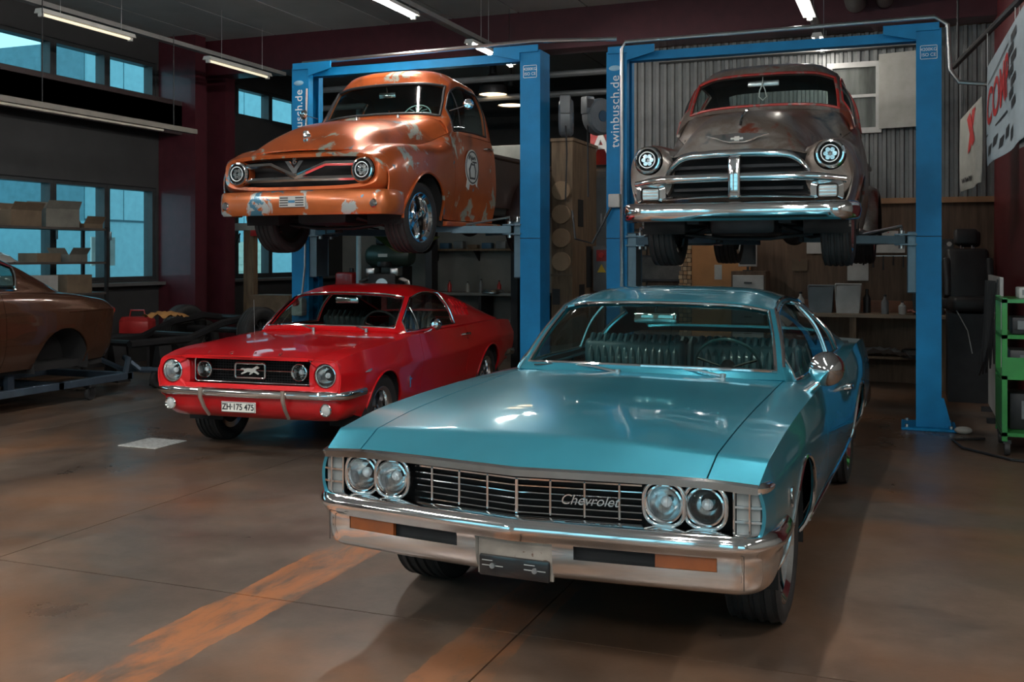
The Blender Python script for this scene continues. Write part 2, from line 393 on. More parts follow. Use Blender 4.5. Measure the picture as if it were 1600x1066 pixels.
# column + cross beam
tag(B().box(-11.0, -10.3, 13.0, 13.25, 0, 5.05).box(-11.0, -10.3, 13.75, 14.0, 0, 5.05).box(-10.72, -10.66, 13.2, 13.8, 0, 5.05).build('trim_3', MAROON), kind='structure')
tag(B().box(-11.0, 7, 13.5, 13.9, 4.5, 5.06).build('trim_4', MAROON), kind='structure')
# lower suspended rail lamp along the windows
t = empty('rail_lamp', (-8.65, 9, 3.2), 0, 'long slim grey rail lamp hung low in front of the windows', 'ceiling lamp')
B().box(-.05, .05, -4, 1.9, 0, .06).build('housing', mat('rail_beige', (.17, .16, .14), .5), t); B().cyl((0, -3.9, -.015), (0, 1.3, -.015), .017, n=8).build('tube', mat('unlit_tube', (.6, .58, .5), .3), t)
for y in (-3, -.6, 1.5): B().cyl((0, y, .06), (0, y, 1.22), .006, n=6).build('hanger_wire', BLKMET, t)
# ------------------------------------------------------------------ back walls
PLY = mat('old_plywood', (.12, .075, .048), .7, var=.35, scale=3, stretch=(6, 6, .6), bump=.1)
CORR = mat('corrugated_steel', (.17, .175, .175), .45, .4, var=.15)
wb = tag(B().box(-3.6, 7, 14.0, 14.2, 0, 5.1).build('wall_back', PLY), kind='structure')
for k in range(5):   # corrugated sheets over timber
    u0 = -3.6+k*.95; u1 = u0+.948; prof = []; n = 9; p = (u1-u0)/n
    for q in range(n): prof += [(u0+q*p, 13.985), (u0+(q+.12)*p, 13.955), (u0+(q+.5)*p, 13.955), (u0+(q+.62)*p, 13.985)]
    prof.append((u1, 13.985)); prof += [(u1, 13.995), (u0, 13.995)]
    B().ext(prof, 2.36, 4.5, 'Z').build('corrugated_sheet', CORR, wb, smooth=20)
B().box(-3.6, 1.2, 13.93, 14.0, 2.29, 2.36).build('timber_rail', mat('timber_rail', (.30, .16, .08), .6), wb)
B().box(-3.2, .3, 13.80, 13.95, 4.27, 4.36).build('cable_tray', CORR, wb)
wo = tag(B().box(-1.0, -.93, 13.9, 13.97, 3.2, 4.12).box(-.4, -.33, 13.9, 13.97, 3.2, 4.12).box(-.93, -.4, 13.9, 13.97, 4.05, 4.12).box(-.93, -.4, 13.9, 13.97, 3.2, 3.27).box(-.93, -.4, 13.91, 13.97, 3.66, 3.7).build('window_30', LIGHTGREY), kind='structure')
B().box(-.93, -.4, 13.935, 13.945, 3.27, 4.05).build('pane', mat('dusty_glass', (.10, .11, .10), .25, 0, var=.5, scale=3, stretch=(3, 3, .4)), wo)
prof = []
for q in range(6): prof += [(q*.1, 0), (q*.1+.015, .02), (q*.1+.07, .02), (q*.1+.085, 0)]
prof += [(.6, 0), (.6, -.01), (0, -.01)]
tag(B().ext(prof, 0, .95, 'Z').build('shutter_panel', mat('shutter_grey', (.25, .245, .225), .5, .3), None, 20, (-.36, 13.86, 3.24), (0, 0, R(-12))), 'grey ribbed shutter leaf hinged open beside the small dusty window', 'shutter')
tag(B().box(-11.2, -3.6, 18.6, 18.8, 0, 5.1).build('wall_back_far', WALLG), kind='structure')
tag(B().box(-3.7, -3.6, 14.2, 18.6, 0, 5.1).build('wall_back_side', WALLD), kind='structure')
tag(B().box(-11, -3.7, 18.3, 18.6, 2.35, 5.05).build('trim_5', mat('dark_upper_wall', (.03, .028, .028), .8)), kind='structure')
# right: red partition, then the hall widens; wall behind the camera with glazed gates added for soft fill
tag(B().box(.98, 1.1, 10.3, 14.0, 0, 5.1).box(1.1, 7, 10.3, 10.42, 0, 5.1).build('wall_right_partition', mat('red_partition', (.10, .008, .012), .45, var=.15)), kind='structure')
tag(B().box(7, 7.2, -5, 10.42, 0, 5.1).build('wall_right', WALLG), kind='structure')
wf = B().box(-11.2, 7, -5.2, -5, 0, .5).box(-11.2, 7, -5.2, -5, 4.2, 5.1)
for a, b in ((-11.2, -8.6), (-5.2, -4.0), (-.6, .6), (4, 7)): wf.box(a, b, -5.2, -5, .5, 4.2)
tag(wf.build('wall_front', WALLG), kind='structure')
for k, (a, b) in enumerate(((-8.6, -5.2), (-4.0, -.6), (.6, 4.0))):  # unseen gates, added so daylight fills the scene from the front
    d = B()
    for q in range(5): d.box(a, b, -5.15, -5.05, .5+q*.9, .56+q*.9)
    for q in range(5): d.box(a+q*.835, a+q*.835+.06, -5.15, -5.05, .5, 4.2)
    do = tag(d.build('door_%d' % (k+1), FRAME), kind='structure')
    B().box(a, b, -5.11, -5.10, .5, 4.2).build('pane', GLASS, do)
# ------------------------------------------------------------------ outside: yard, neighbouring building, wooded hill
tag(B().box(-70, -11.3, -20, 60, -.4, -.1).build('yard_ground', mat('yard_asphalt', (.16, .2, .21), .8)), 'grey asphalt yard outside the windows', 'yard', kind='structure')
nb = empty('neighbour_building', (-17, 24, -.1), 0, 'pale blue panelled building standing outside the windows', 'building')
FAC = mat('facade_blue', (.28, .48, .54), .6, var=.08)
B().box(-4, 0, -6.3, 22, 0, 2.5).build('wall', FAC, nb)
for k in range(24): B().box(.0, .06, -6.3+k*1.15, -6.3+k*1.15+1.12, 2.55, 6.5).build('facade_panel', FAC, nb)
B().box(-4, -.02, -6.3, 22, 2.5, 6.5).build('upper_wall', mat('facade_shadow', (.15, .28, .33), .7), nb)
for k in range(3):
    B().box(.0, .05, -1.9+k*4.2, .3+k*4.2, .3, 2.1).build('roller_shutter', mat('shutter_cream', (.6, .58, .48), .6), nb)
    for q in range(9): B().box(.05, .07, -1.9+k*4.2, .3+k*4.2, .35+q*.19, .5+q*.19).build('shutter_slat', mat('shutter_cream', (.6, .58, .48), .6), nb)
sg = empty('sign_board', (-13.2, 14.15, -.1), 0, 'white square sign board on a post outside the window', 'sign')
B().box(0, .03, -.28, .28, 1.55, 2.05).build('board', mat('sign_white', (.75, .76, .72), .6), sg); B().box(-.05, 0, -.04, .04, 0, 1.8).build('post', STEEL, sg)
B().lathe([(.12, 0), (.15, 0), (.15, .008), (.12, .008)], 20, 'X', True).build('round_emblem', STEEL, sg, loc=(.03, 0, 1.83))
tr = empty('teal_roof_shed', (-19, 12.4, -.1), 0, 'low shed with a teal roof outside the windows', 'shed')
B().box(-3, 0, -5, 4, 0, 1.3).build('wall', mat('shed_wall', (.1, .25, .3), .7), tr); B().ext([(-5.3, 1.3), (4.3, 1.3), (3.8, 2.0), (-4.8, 2.0)], -3.2, .25, 'X').build('roof', mat('teal_roof', (.03, .35, .42), .5), tr)
hl = B(); rows = []
for i in range(24):
    row = []
    for j in range(50):
        h = max(0, math.sin(PI*min(1, i/16)/2))*(9.5+2.2*math.sin(j*.31)+1.1*math.sin(j*.83+1)); row.append((-42-i*1.6, -25+j*2.2, h-.5+random.uniform(-.4, .4)))
    rows.append(row)
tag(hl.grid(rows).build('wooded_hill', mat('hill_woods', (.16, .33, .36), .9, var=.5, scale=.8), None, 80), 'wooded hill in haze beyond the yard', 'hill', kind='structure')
# ------------------------------------------------------------------ floor fittings
t = tag(B().rbox(-.2, .2, -.2, .2, 0, .008, .003, 1).build('floor_drain_cover', mat('galvanised_plate', (.52, .54, .53), .5, .3, var=.35, scale=40), None, 35, (-6.08, 7.11, 0)), 'square galvanised cover plate set on the floor before the red car', 'drain cover')
# ------------------------------------------------------------------ shared car pieces (cars are built facing -Y, origin on the ground under the front axle)
def mirx(p): return (-p[0], p[1], p[2])
def tyre_prof(R_, r, w):
    h = w/2; g = .009
    pr = [(r-.005, -h*.82), (r+.012, -h*.92), ((r+R_)/2, -h*1.03), (R_-.03, -h*.98), (R_-.008, -h*.86)]
    xs = np.linspace(-h*.80, h*.80, 5)
    for k, x in enumerate(xs):
        a, b = x-.009, x+.009
        if 0 < k < 4 or True:
            pr += [(R_-(.004 if k in (0, 4) else 0), a-.004), (R_-g, a), (R_-g, b), (R_-(.004 if k in (0, 4) else 0), b+.004)]
    pr += [(R_-.008, h*.86), (R_-.03, h*.98), ((r+R_)/2, h*1.03), (r+.012, h*.92), (r-.005, h*.82)]
    return pr
def wheel(car, loc, side, R_=.34, w=.24, r=.24, style='five', rimmat=None, steer=0):
    """rim (part) with tyre, spokes and hub cap as its pieces; outer face towards side*x"""
    rm = rimmat or CHROME; h = w/2
    barrel = B().lathe([(r, -h*.85), (r-.012, -h*.8), (r-.03, -h*.5), (r-.035, h*.3), (r-.022, h*.72), (r+.004, h*.86), (r+.006, h*.92), (r-.004, h*.92), (r-.03, h*.75), (r-.045, h*.3), (r-.045, -h*.8)], 40, 'X', True)
    o = barrel.build('wheel', rm, car, loc=loc, rot=(0, 0, (0 if side > 0 else PI)+steer))
    B().lathe(tyre_prof(R_, r, w), 48, 'X').build('tyre', RUBBER, o, 50)
    B().lathe([(0.001, -h*.5), (r-.04, -h*.5), (r-.04, -h*.44), (0.001, -h*.44)], 32, 'X').build('brake_disc', mat('brake_dark', (.05, .05, .05), .5, .7), o)
    n = {'five': 5, 'dark': 5, 'steel': 10}[style]; sm = rm if style != 'dark' else mat('wheel_charcoal', (.05, .05, .055), .35, .8)
    for k in range(n):
        a = 2*PI*k/n+.3; ca, sa = math.cos(a), math.sin(a); sp = B(); hw0, hw1 = (.042, .026) if n == 5 else (.02, .02); L_ = []
        for t, wd, x in ((.04, hw0, h*.42), (r*.45, hw0*.82, h*.40), (r*.75, hw1, h*.28), (r-.03, hw1*1.25, h*.12)):
            L_.append([(x-.03, t*ca-wd*sa, t*sa+wd*ca), (x, t*ca-wd*.6*sa, t*sa+wd*.6*ca), (x, t*ca+wd*.6*sa, t*sa-wd*.6*ca), (x-.03, t*ca+wd*sa, t*sa-wd*ca)])
        sp.grid(L_, closeV=True).build('spoke', sm, o)
    B().lathe([(.001, h*.62), (.022, h*.61), (.034, h*.52), (.052, h*.45), (.058, h*.3), (.001, h*.3)], 20, 'X').build('hub_cap', CHROME, o)
    for k in range(5):
        a = 2*PI*k/5; B().cyl((h*.42, .042*math.cos(a), .042*math.sin(a)), (h*.5, .042*math.cos(a), .042*math.sin(a)), .008, n=6).build('lug_nut', CHROME, o)
    return o
def headlamp(car, loc, r=.09, tilt=0, name='headlight', ring=.016, dark=False):
    """chrome ring (part) with reflector bowl, glass lens and bulb; faces -Y"""
    o = B().lathe([(r, .02), (r+ring*.7, .0), (r+ring, -.012), (r+ring*.6, -.028), (r+ring*.1, -.03), (r-.004, -.018), (r-.004, .02)], 36, 'Y').build(name, CHROME, car, loc=loc, rot=(tilt, 0, 0))
    B().lathe([(r-.004, -.008), (r*.8, .035), (r*.45, .065), (.012, .075)], 28, 'Y').build('reflector', mat('lamp_reflector', (.75, .77, .8), .16, 1., var=.3, scale=30) if not dark else BLKMET, o)
    B().lathe([(r-.003, -.012), (r*.85, -.026), (r*.5, -.038), (.001, -.043)], 28, 'Y').build('lens', LENS, o)
    B().sph((0, .02, 0), .022, 10, 8).build('bulb', mat('bulb_glass', (.7, .72, .75), .1, .3), o)
    if dark:
        B().lathe([(r*.72, -.028), (r*.78, -.034), (r*.72, -.036), (r*.68, -.032)], 28, 'Y', True).build('light_ring', mat('ring_white', (.8, .85, .9), .2), o)
        for k in range(6):
            a = k*PI/3; B().cyl((r*.38*math.cos(a), .01, r*.38*math.sin(a)), (r*.38*math.cos(a), -.02, r*.38*math.sin(a)), r*.16, r*.2, 10).build('projector', mat('lamp_reflector', (.75, .77, .8), .16, 1.), o)
    else:
        for k in range(5):
            x = (-.6+.3*k)*r; h = math.sqrt(max(0, .8*r*r-x*x)); B().tube([(x, -.034+abs(x)*.12, -h*.8), (x, -.045+abs(x)*.12, 0), (x, -.034+abs(x)*.12, h*.8)], .0012, 4).build('lens_flute', LENS, o)
    return o
def sweep(path, prof, closed_prof=True, norm=None):
    """prof = [(outward, z)] swept along plan path [(x,y)] (z added); returns grid for B.grid"""
    P = [Vector((p[0], p[1], p[2] if len(p) > 2 else 0)) for p in path]; G = []
    for i, p in enumerate(P):
        a = P[max(i-1, 0)]; b = P[min(i+1, len(P)-1)]; t = (b-a); t.z = 0; t.normalize(); n = Vector((t.y, -t.x, 0))
        # mitre
        if 0 < i < len(P)-1:
            t1 = (P[i]-P[i-1]); t1.z = 0; t1.normalize(); t2 = (P[i+1]-P[i]); t2.z = 0; t2.normalize(); c = max(.5, n.dot(Vector((t1.y, -t1.x, 0)))); n = n/c
        G.append([tuple(p+n*o+Vector((0, 0, z))) for o, z in prof])
    return G
def bar_sweep(path, prof, cap=True):
    b = B(); G = sweep(path, prof); b.grid(G, closeV=True)
    if cap:
        n = len(prof); b.add(G[0], [tuple(range(n))]); b.add(G[-1], [tuple(range(n-1, -1, -1))])
    return b
def arc_path(pts, n=8, sharp=()): return [tuple(p) for p in spl(np.array(pts, float), n, sharp)]
def strip(car, name, pts, w, m, n=6): return B().tube(pts, w, n).build(name, m, car)
def steering(car, loc, r=.2, tilt=60, m=None, rimr=.011):
    o = B().lathe([(r+rimr*math.cos(a), rimr*math.sin(a)) for a in np.linspace(0, 2*PI, 9)[:-1]], 36, 'Y', True).build('steering_wheel', m or BLACK, car, loc=loc, rot=(R(tilt), 0, 0))
    for a in (.3, PI-.3, -PI/2): B().tube([(0, -.02, 0), (r*.95*math.cos(a), 0, r*.95*math.sin(a))], .008, 6).build('spoke', CHROME, o)
    B().lathe([(.001, .02), (.04, .015), (.045, -.02), (.03, -.35), (.001, -.35)], 14, 'Y').build('column', BLACK, o); return o
def bench_seat(car, x0, x1, y, z, m, pleats=9, hb=.5, name='seat'):
    """bench or bucket: cushion with pleated backrest (rolls as pieces)"""
    o = B().rbox(x0, x1, y-.5, y+.02, z-.16, z, .05, 3).build(name, m, car)
    B().rbox(x0, x1, y, y+.12, z-.1, z+hb*.96, .04, 3).build('backrest', m, o)
    w = (x1-x0-.06)/pleats
    for k in range(pleats):
        xa = x0+.03+k*w; B().tube([(xa+w/2, y-.005, z+.02), (xa+w/2, y+.0, z+hb*.6), (xa+w/2, y+.03, z+hb*.93), (xa+w/2, y+.07, z+hb)], w*.5, 8).build('pleat', m, o)
    return o
def wiper(car, base, tip0, tip1, m=None):
    """arm from base to the blade centre, blade from tip0 to tip1"""
    c = (Vector(tip0)+Vector(tip1))/2; o = B().tube([base, Vector(base).lerp(c, .5)+Vector((0, -.01, .012)), c], [.009, .006, .004], 6).build('wiper', STEEL, car)
    B().tube([tip0, c, tip1], [.004, .007, .004], 6).build('blade', BLACK, o); B().cyl(Vector(base)+Vector((0, 0, -.02)), Vector(base)+Vector((0, 0, .015)), .016, n=12).build('pivot', STEEL, o); return o
def wheel_well(car, x0, x1, y, z, r, name='wheel_well'):
    b = B(); G = [[(x, y+r*math.cos(a), z+r*math.sin(a)) for a in np.linspace(-.25, PI+.25, 20)] for x in (x0, x1)]
    b.grid(G); b.add([(x0, y, z)]+[tuple(p) for p in G[0]], [(0, i+1, i+2) for i in range(19)]); return b.build(name, DARKREC, car)
def arch_trim(car, side, x_at, y, z, r, w, m, a0=-.12, a1=PI+.12, name='arch_trim'):
    pts = [(side*x_at(y+r*math.cos(a), z+r*math.sin(a)), y+r*math.cos(a), z+r*math.sin(a)) for a in np.linspace(a0, a1, 36)]
    return B().tube(pts, w, 6).build(name, m, car)
def side_x(skin):
    """lookup of body half-width at (y,z) from the dense side grid"""
    h = skin.G[:, :skin.h+1].reshape(-1, 3)
    def f(y, z):
        d = (h[:, 1]-y)**2+(h[:, 2]-z)**2*1.5+np.where(h[:, 0] < .45, 10, 0); i = np.argsort(d)[:4]; w = 1/(d[i]+1e-5); return float((h[i, 0]*w).sum()/w.sum())
    return f
def door_handle(car, side, loc):
    o = B().tube([(0, -.1, 0), (side*.035, -.09, .004), (side*.04, 0, .006), (side*.035, .05, .004)], [.008, .011, .011, .009], 8).build('door_handle', CHROME, car, loc=loc)
    B().cyl((0, .05, 0), (side*.045, .05, 0), .016, n=12).build('push_button', CHROME, o); B().cyl((0, .06, -.05), (side*.012, .06, -.05), .012, n=10).build('lock', CHROME, o); return o
def rrect(w, h, r, n=5):
    out = []
    for cx, cy, a0 in ((w-r, h-r, 0), (-(w-r), h-r, PI/2), (-(w-r), -(h-r), PI), (w-r, -(h-r), 1.5*PI)):
        for k in range(n+1): out.append((cx+r*math.cos(a0+PI/2*k/n), cy+r*math.sin(a0+PI/2*k/n)))
    return out
# ------------------------------------------------------------------ turquoise two-door coupe (foreground)
TURQ = paint('turquoise_paint', (.035, .27, .37), .25, .30, 1., .65)
TEALV = mat('teal_vinyl', (.02, .10, .13), .35, 0, var=.2, coat=.3)
def make_impala():
    car = empty('coupe', (-1.415, 4.71, 0), R(-1.9), 'turquoise two-door hardtop coupe with four round headlights and chrome bumper', 'car')
    #        y      c0          c1           c2           c3           c4           c5           c6           c7
    rows = [(-.86, (.90, .53), (.935, .58), (.955, .64), (.952, .71), (.93, .775), (.745, .79, -.03), (.40, .79, -.055), (0, .785, -.085)),
            (-.73, (.90, .40), (.955, .50), (.972, .62), (.970, .74), (.945, .845), (.752, .858), (.41, .866), (0, .872)),
            (-.40, (.885, .29), (.955, .40), (.985, .60), (.982, .76), (.950, .885), (.757, .893), (.42, .903), (0, .917)),
            (0., (.875, .26), (.955, .38), (.992, .60), (.986, .78), (.948, .907), (.757, .917), (.425, .927), (0, .942)),
            (.45, (.875, .255), (.955, .37), (.992, .58), (.982, .78), (.945, .918), (.757, .934), (.43, .943), (0, .957)),
            (.86, (.875, .25), (.955, .37), (.990, .57), (.978, .78), (.942, .922), (.757, .948), (.44, .958), (0, .968)),
            (1.35, (.875, .25), (.955, .37), (.985, .57), (.970, .77), (.935, .92), (.76, .95), (.44, .95), (0, .95)),
            (1.95, (.875, .25), (.955, .37), (.980, .57), (.965, .77), (.930, .915), (.76, .95), (.44, .95), (0, .95)),
            (2.45, (.875, .255), (.955, .38), (.985, .58), (.978, .79), (.945, .935), (.78, .96), (.44, .955), (0, .955)),
            (2.95, (.88, .27), (.960, .40), (.995, .61), (.995, .83), (.955, .985), (.78, .985), (.44, .98), (0, .98)),
            (3.55, (.88, .29), (.960, .42), (.995, .62), (.992, .83), (.950, .985), (.76, .985), (.44, .985), (0, .985)),
            (4.15, (.87, .32), (.945, .44), (.975, .62), (.965, .80), (.925, .94), (.74, .95), (.43, .955), (0, .955)),
            (4.50, (.84, .36), (.905, .46), (.930, .62), (.920, .78), (.885, .89), (.70, .90), (.40, .90), (0, .90))]
    rows = [(y, *r[:6], (r[6][0], r[6][1]+(.013 if -.8 < y < .9 else 0), *r[6][2:]), (0, r[7][1]+(.010 if -.8 < y < .9 else 0), *r[7][2:])) for y, *r in rows]   # wind-split ridges and centre peak
    net = [[(p[0], y+(p[2] if len(p) > 2 else 0), p[1]) for p in r] for y, *r in rows]
    S = Skin(net, 8, 6, srow=(1,), scol=(4, 6, 7)); AR = [(0, .35, .385), (3.02, .35, .375)]
    fx = side_x(S)
    S.build('hood', S.mask([(0, 5, 5, 7)]), TURQ, car)
    for sd, nm in (('L', 1), ('R', -1)):
        S.build('front_fender', S.mask([(0, 5.1, 0, 5), ], sd), TURQ, car, arches=AR)
        S.build('door', S.mask([(5.1, 7.9, 0, 5)], sd), TURQ, car)
        S.build('rear_quarter', S.mask([(7.9, 12, 0, 5)], sd), TURQ, car, arches=AR)
        for yc, zc, r in AR:
            wheel_well(car, nm*.55, nm*.93, yc, zc, r+.01); arch_trim(car, nm, lambda y, z: fx(y, z)+.001, yc, zc, r, .009, CHROME)
        wheel(car, (nm*.80, 0, .335), nm, .335, .235, .245, 'five'); wheel(car, (nm*.80, 3.02, .335), nm, .335, .235, .245, 'five')
        for dz in (0, .032):
            strip(car, 'side_trim', [(nm*(fx(y, .355+dz)+.006), y, .355+dz) for y in np.linspace(.42, 2.6, 14)], .0085, CHROME)
        strip(car, 'rocker_trim', [(nm*(fx(y, .275)+.004), y, .275) for y in np.linspace(.42, 2.6, 10)], .010, CHROME)
        door_handle(car, nm, (nm*fx(2.15, .79), 2.15, .79))
    S.build('cowl_panel', S.mask([(5, 5.6, 5, 7)]), TURQ, car); S.build('deck_lid', S.mask([(9.6, 12, 5, 7)]), TURQ, car)
    S.build('rear_shelf', S.mask([(8.6, 9.6, 5, 7)]), TEALV, car)
    B().ext([(-.88, .36), (.88, .36), (.92, .62), (.88, .88), (-.88, .88), (-.92, .62)], 4.44, 4.49).build('tail_panel', TURQ, car)
    B().box(-.82, .82, .45, 4.3, .20, .30).build('floor_pan', DARKREC, car); B().box(-.80, .80, .62, .72, .3, .86).build('firewall', DARKREC, car)
    B().box(-.5, .5, -.72, .6, .36, .62).build('engine_bay', DARKREC, car)
    for s in (-1, 1): B().box(s*.80, s*.87, .7, 2.9, .28, .88).build('door_lining', TEALV, car)
    # ---- greenhouse: belt, mid side, cant rail, two roof lines, centre
    gh = [((.775, .93, .945), (.77, .935, .95), (.765, .94, .955), (.60, .865, .962), (.32, .82, .966), (0, .80, .967)),
          ((.83, 1.09, .942), (.785, 1.11, 1.04), (.715, 1.15, 1.135), (.56, 1.085, 1.155), (.30, 1.03, 1.168), (0, 1.015, 1.172)),
          ((.855, 1.38, .94), (.77, 1.38, 1.14), (.645, 1.385, 1.305), (.50, 1.31, 1.34), (.27, 1.265, 1.355), (0, 1.25, 1.36)),
          ((.86, 1.62, .94), (.77, 1.62, 1.17), (.63, 1.62, 1.345), (.49, 1.58, 1.39), (.26, 1.55, 1.408), (0, 1.54, 1.412)),
          ((.86, 2.10, .94), (.77, 2.12, 1.17), (.625, 2.12, 1.345), (.48, 2.12, 1.395), (.26, 2.12, 1.415), (0, 2.12, 1.42)),
          ((.865, 2.48, .95), (.78, 2.52, 1.14), (.635, 2.55, 1.30), (.49, 2.57, 1.345), (.26, 2.60, 1.365), (0, 2.60, 1.37)),
          ((.875, 2.75, .97), (.80, 2.88, 1.08), (.685, 2.98, 1.175), (.53, 3.03, 1.20), (.28, 3.07, 1.215), (0, 3.08, 1.22)),
          ((.88, 3.05, .99), (.82, 3.25, 1.02), (.74, 3.45, 1.035), (.56, 3.5, 1.04), (.30, 3.52, 1.04), (0, 3.53, 1.04))]
    Gs = Skin(gh, 10, 8, srow=(2,), scol=(2,))
    W = [(0.15, 1.92, 2.22, 5)]; RW = [(5.6, 6.8, 2.35, 5)]; SW = [(.55, 5.7, .12, 1.85)]
    full = Gs.mask([(0, 7, 0, 5)]); cut = Gs.mask(W) | Gs.mask(RW) | Gs.mask(SW)
    Gs.build('roof', full & ~cut, TURQ, car, gap=0, lip=.02)
    Gs.build('headliner', full & ~cut, mat('headliner_dark', (.02, .03, .032), .8), car, gap=0, lip=0, off=-.024)
    Gs.build('windshield', Gs.mask(W), glass('windshield_glass', (.50, .64, .60), 1.6), car, gap=0, lip=0, off=-.008)
    Gs.build('rear_window', Gs.mask(RW), TINT, car, gap=0, lip=0, off=-.008)
    for sd, nm in (('L', 1), ('R', -1)):
        Gs.build('side_window', Gs.mask(SW, sd), TINT, car, gap=0, lip=0, off=-.008)
        strip(car, 'window_trim', Gs.line([(.55, .12), (.55, 1.85), (5.7, 1.85), (5.7, .12), (.55, .12)], nm, .003), .008, CHROME)
        strip(car, 'quarter_window_divider', Gs.line([(4.35, .12), (4.35, 1.85)], nm, -.002), .010, CHROME)
        strip(car, 'drip_rail', Gs.line([(.3, 2.0), (6, 2.0)], nm, .006), .009, CHROME)
    ln = Gs.line([(.15, 5), (.15, 2.22), (1.92, 2.22), (1.92, 5)], 1, .004)
    strip(car, 'windshield_trim', ln+[mirx(p) for p in ln[-2::-1]], .010, CHROME)
    # ---- hood lip moulding (one strip across hood and fenders)
    edge = [S.G[0, j] for j in range(4*6, 2*S.h-4*6+1, 3)]
    b = B(); G = []
    for p in edge: G.append([(p[0], p[1]+.004, p[2]+.004), (p[0], p[1]-.012, p[2]-.004), (p[0], p[1]-.014, p[2]-.03), (p[0], p[1]+.004, p[2]-.034)])
    b.grid(G, closeV=True).build('hood_lip_moulding', CHROME, car, 50)
    # ---- grille
    B().box(-.86, .86, -.80, -.78, .56, .77).build('grille_backing', DARKREC, car); B().box(-.86, .86, -.86, -.78, .745, .765).build('upper_baffle', DARKREC, car)
    gr = bar_sweep([(-.49, -.857), (0, -.925), (.49, -.857)], [(-.012, .737), (.006, .737), (.008, .744), (-.012, .744)]).build('grille', CHROME, car)
    for k in range(5):
        z = .606+k*.0262; bar_sweep([(-.49, -.857), (0, -.925), (.49, -.857)], [(-.014, z), (.006, z+.001), (.008, z+.006), (-.014, z+.008)]).build('grille_bar', CHROME, gr)
    for k in range(-3, 4):
        x = k*.135; y = -.925+abs(x)*.1385
        B().rbox(x-(.007 if k == 0 else .005), x+(.007 if k == 0 else .005), y-.012, y+.012, .602, .742, .003, 1).build('grille_upright', CHROME, gr)
    text_obj('chevrolet_script', 'Chevrolet', .056, CHROME, gr, (.29, -.900, .672), (R(90), 0, R(7.9)), .004, False, .35)
    for s in (-1, 1):
        for x in (.585, .738):
            yy = -.868+(.735-x)*-.09
            pts = [(s*x+.079*np.sign(math.cos(a))*abs(math.cos(a))**.72, yy-.012, .687+.082*np.sign(math.sin(a))*abs(math.sin(a))**.72) for a in np.linspace(0, 2*PI, 33)[:-1]]
            pb = B().tube(pts, .009, 8, closed=True).build('headlight_bezel', CHROME, car, 60)
            hd = headlamp(car, (s*x, yy+.008, .687), .066, name='headlight', ring=.012)
            B().lathe([(.072, .0), (.076, -.006), (.076, .03), (.065, .05)], 28, 'Y').build('bezel_cup', BLKMET, pb, loc=(s*x, yy+.004, .687))
        # wraparound corner lamp: three stacked lenses in a chrome frame
        cx = [(s*.842, -.862), (s*.90, -.862), (s*.938, -.85), (s*.952, -.825), (s*.958, -.78)]
        cl = bar_sweep(cx if s > 0 else cx[::-1], [(-.03, .585), (.004, .585), (.004, .592), (-.03, .592)]).build('corner_lamp', CHROME, car)
        for z in (.640, .694, .750): bar_sweep(cx if s > 0 else cx[::-1], [(-.03, z-.005), (.006, z-.004), (.006, z+.004), (-.03, z+.005)]).build('lamp_bar', CHROME, cl)
        for z in (.592, .645, .699): bar_sweep([(s*.85, -.860), (s*.90, -.860), (s*.936, -.848), (s*.950, -.823), (s*.955, -.782)][::s], [(-.02, z), (-.002, z), (-.002, z+.046), (-.02, z+.046)]).build('lamp_lens', mat('lamp_grey_frosted', (.26, .275, .275), .25, 0, var=.1, coat=1), cl)
        for (px, py) in ((.90, -.866), (.842, -.866)): B().cyl((s*px, py, .585), (s*px, py, .752), .005, n=8).build('lamp_upright', CHROME, cl)
        bar_sweep([(s*.83, -.872), (s*.90, -.874), (s*.95, -.855), (s*.968, -.82), (s*.972, -.76)][::s], [(-.05, .754), (.0, .752), (.004, .768), (-.02, .782), (-.05, .782)]).build('fender_cap', CHROME, car, 50)
        em = B().ext([(-.02, .05), (.02, .05), (.016, .0), (0, -.03), (-.016, 0)], 0, .008, 'X').build('fender_badge', CHROME, car, loc=(s*(fx(-.42, .64)+.001), -.43, .64))
    # ---- bumper: upper bar, lower bar, end pieces, openings with lamps
    hp = [(.995, -.50), (1.003, -.64), (.985, -.80), (.90, -.905), (.79, -.924), (.55, -.955), (.25, -.983), (.165, -.990), (0, -1.005)]
    prof = [(-.10, .595), (-.045, .603), (-.012, .594), (.008, .572), (.012, .553), (-.002, .530), (-.018, .508), (-.022, .456), (-.028, .42), (-.042, .384), (-.07, .364), (-.10, .362)]
    cols = np.array(sweep(list(hp), prof))  # path x profile; outward needs flipping because the path runs from the side to the centre
    cols = np.array([[tuple(2*np.array([*hp[i], 0])*[1, 1, 0]+np.array(q)*[-1, -1, 1]) for q in row] for i, row in enumerate(cols)]); cols[-1, :, 0] = 0
    lift = [.055, .03, 0, 0, 0, 0, 0, 0, 0]
    for i, l in enumerate(lift): cols[i, 6:, 2] += l*np.linspace(.3, 1, 6)
    SB = Skin(np.swapaxes(cols, 0, 1), 3, 6, srow=(1,), scol=(8,))
    holes = SB.mask([(6, 7, 4, 6), (6, 11, 7, 8)])
    bu = SB.build('front_bumper', SB.mask([(0, 11, 0, 8)]) & ~holes, CHROME, car, gap=0, lip=.035, smooth=60)
    for s in (-1, 1):
        bar_sweep([(s*.24, -.93), (s*.80, -.875)][::s], [(-.02, .43), (0, .43), (0, .53), (-.02, .53)]).build('slot_back', DARKREC, bu)
        bar_sweep([(s*.56, -.928), (s*.785, -.90)][::s], [(-.02, .455), (.0, .457), (.0, .507), (-.02, .508)]).build('parking_lamp', AMBER, bu)
        B().tube([(s*.885, SB.G[0][0][1]*0-.905, .40+.017*k) for k in range(12)], .0015, 4).build('seam', DARKREC, bu)
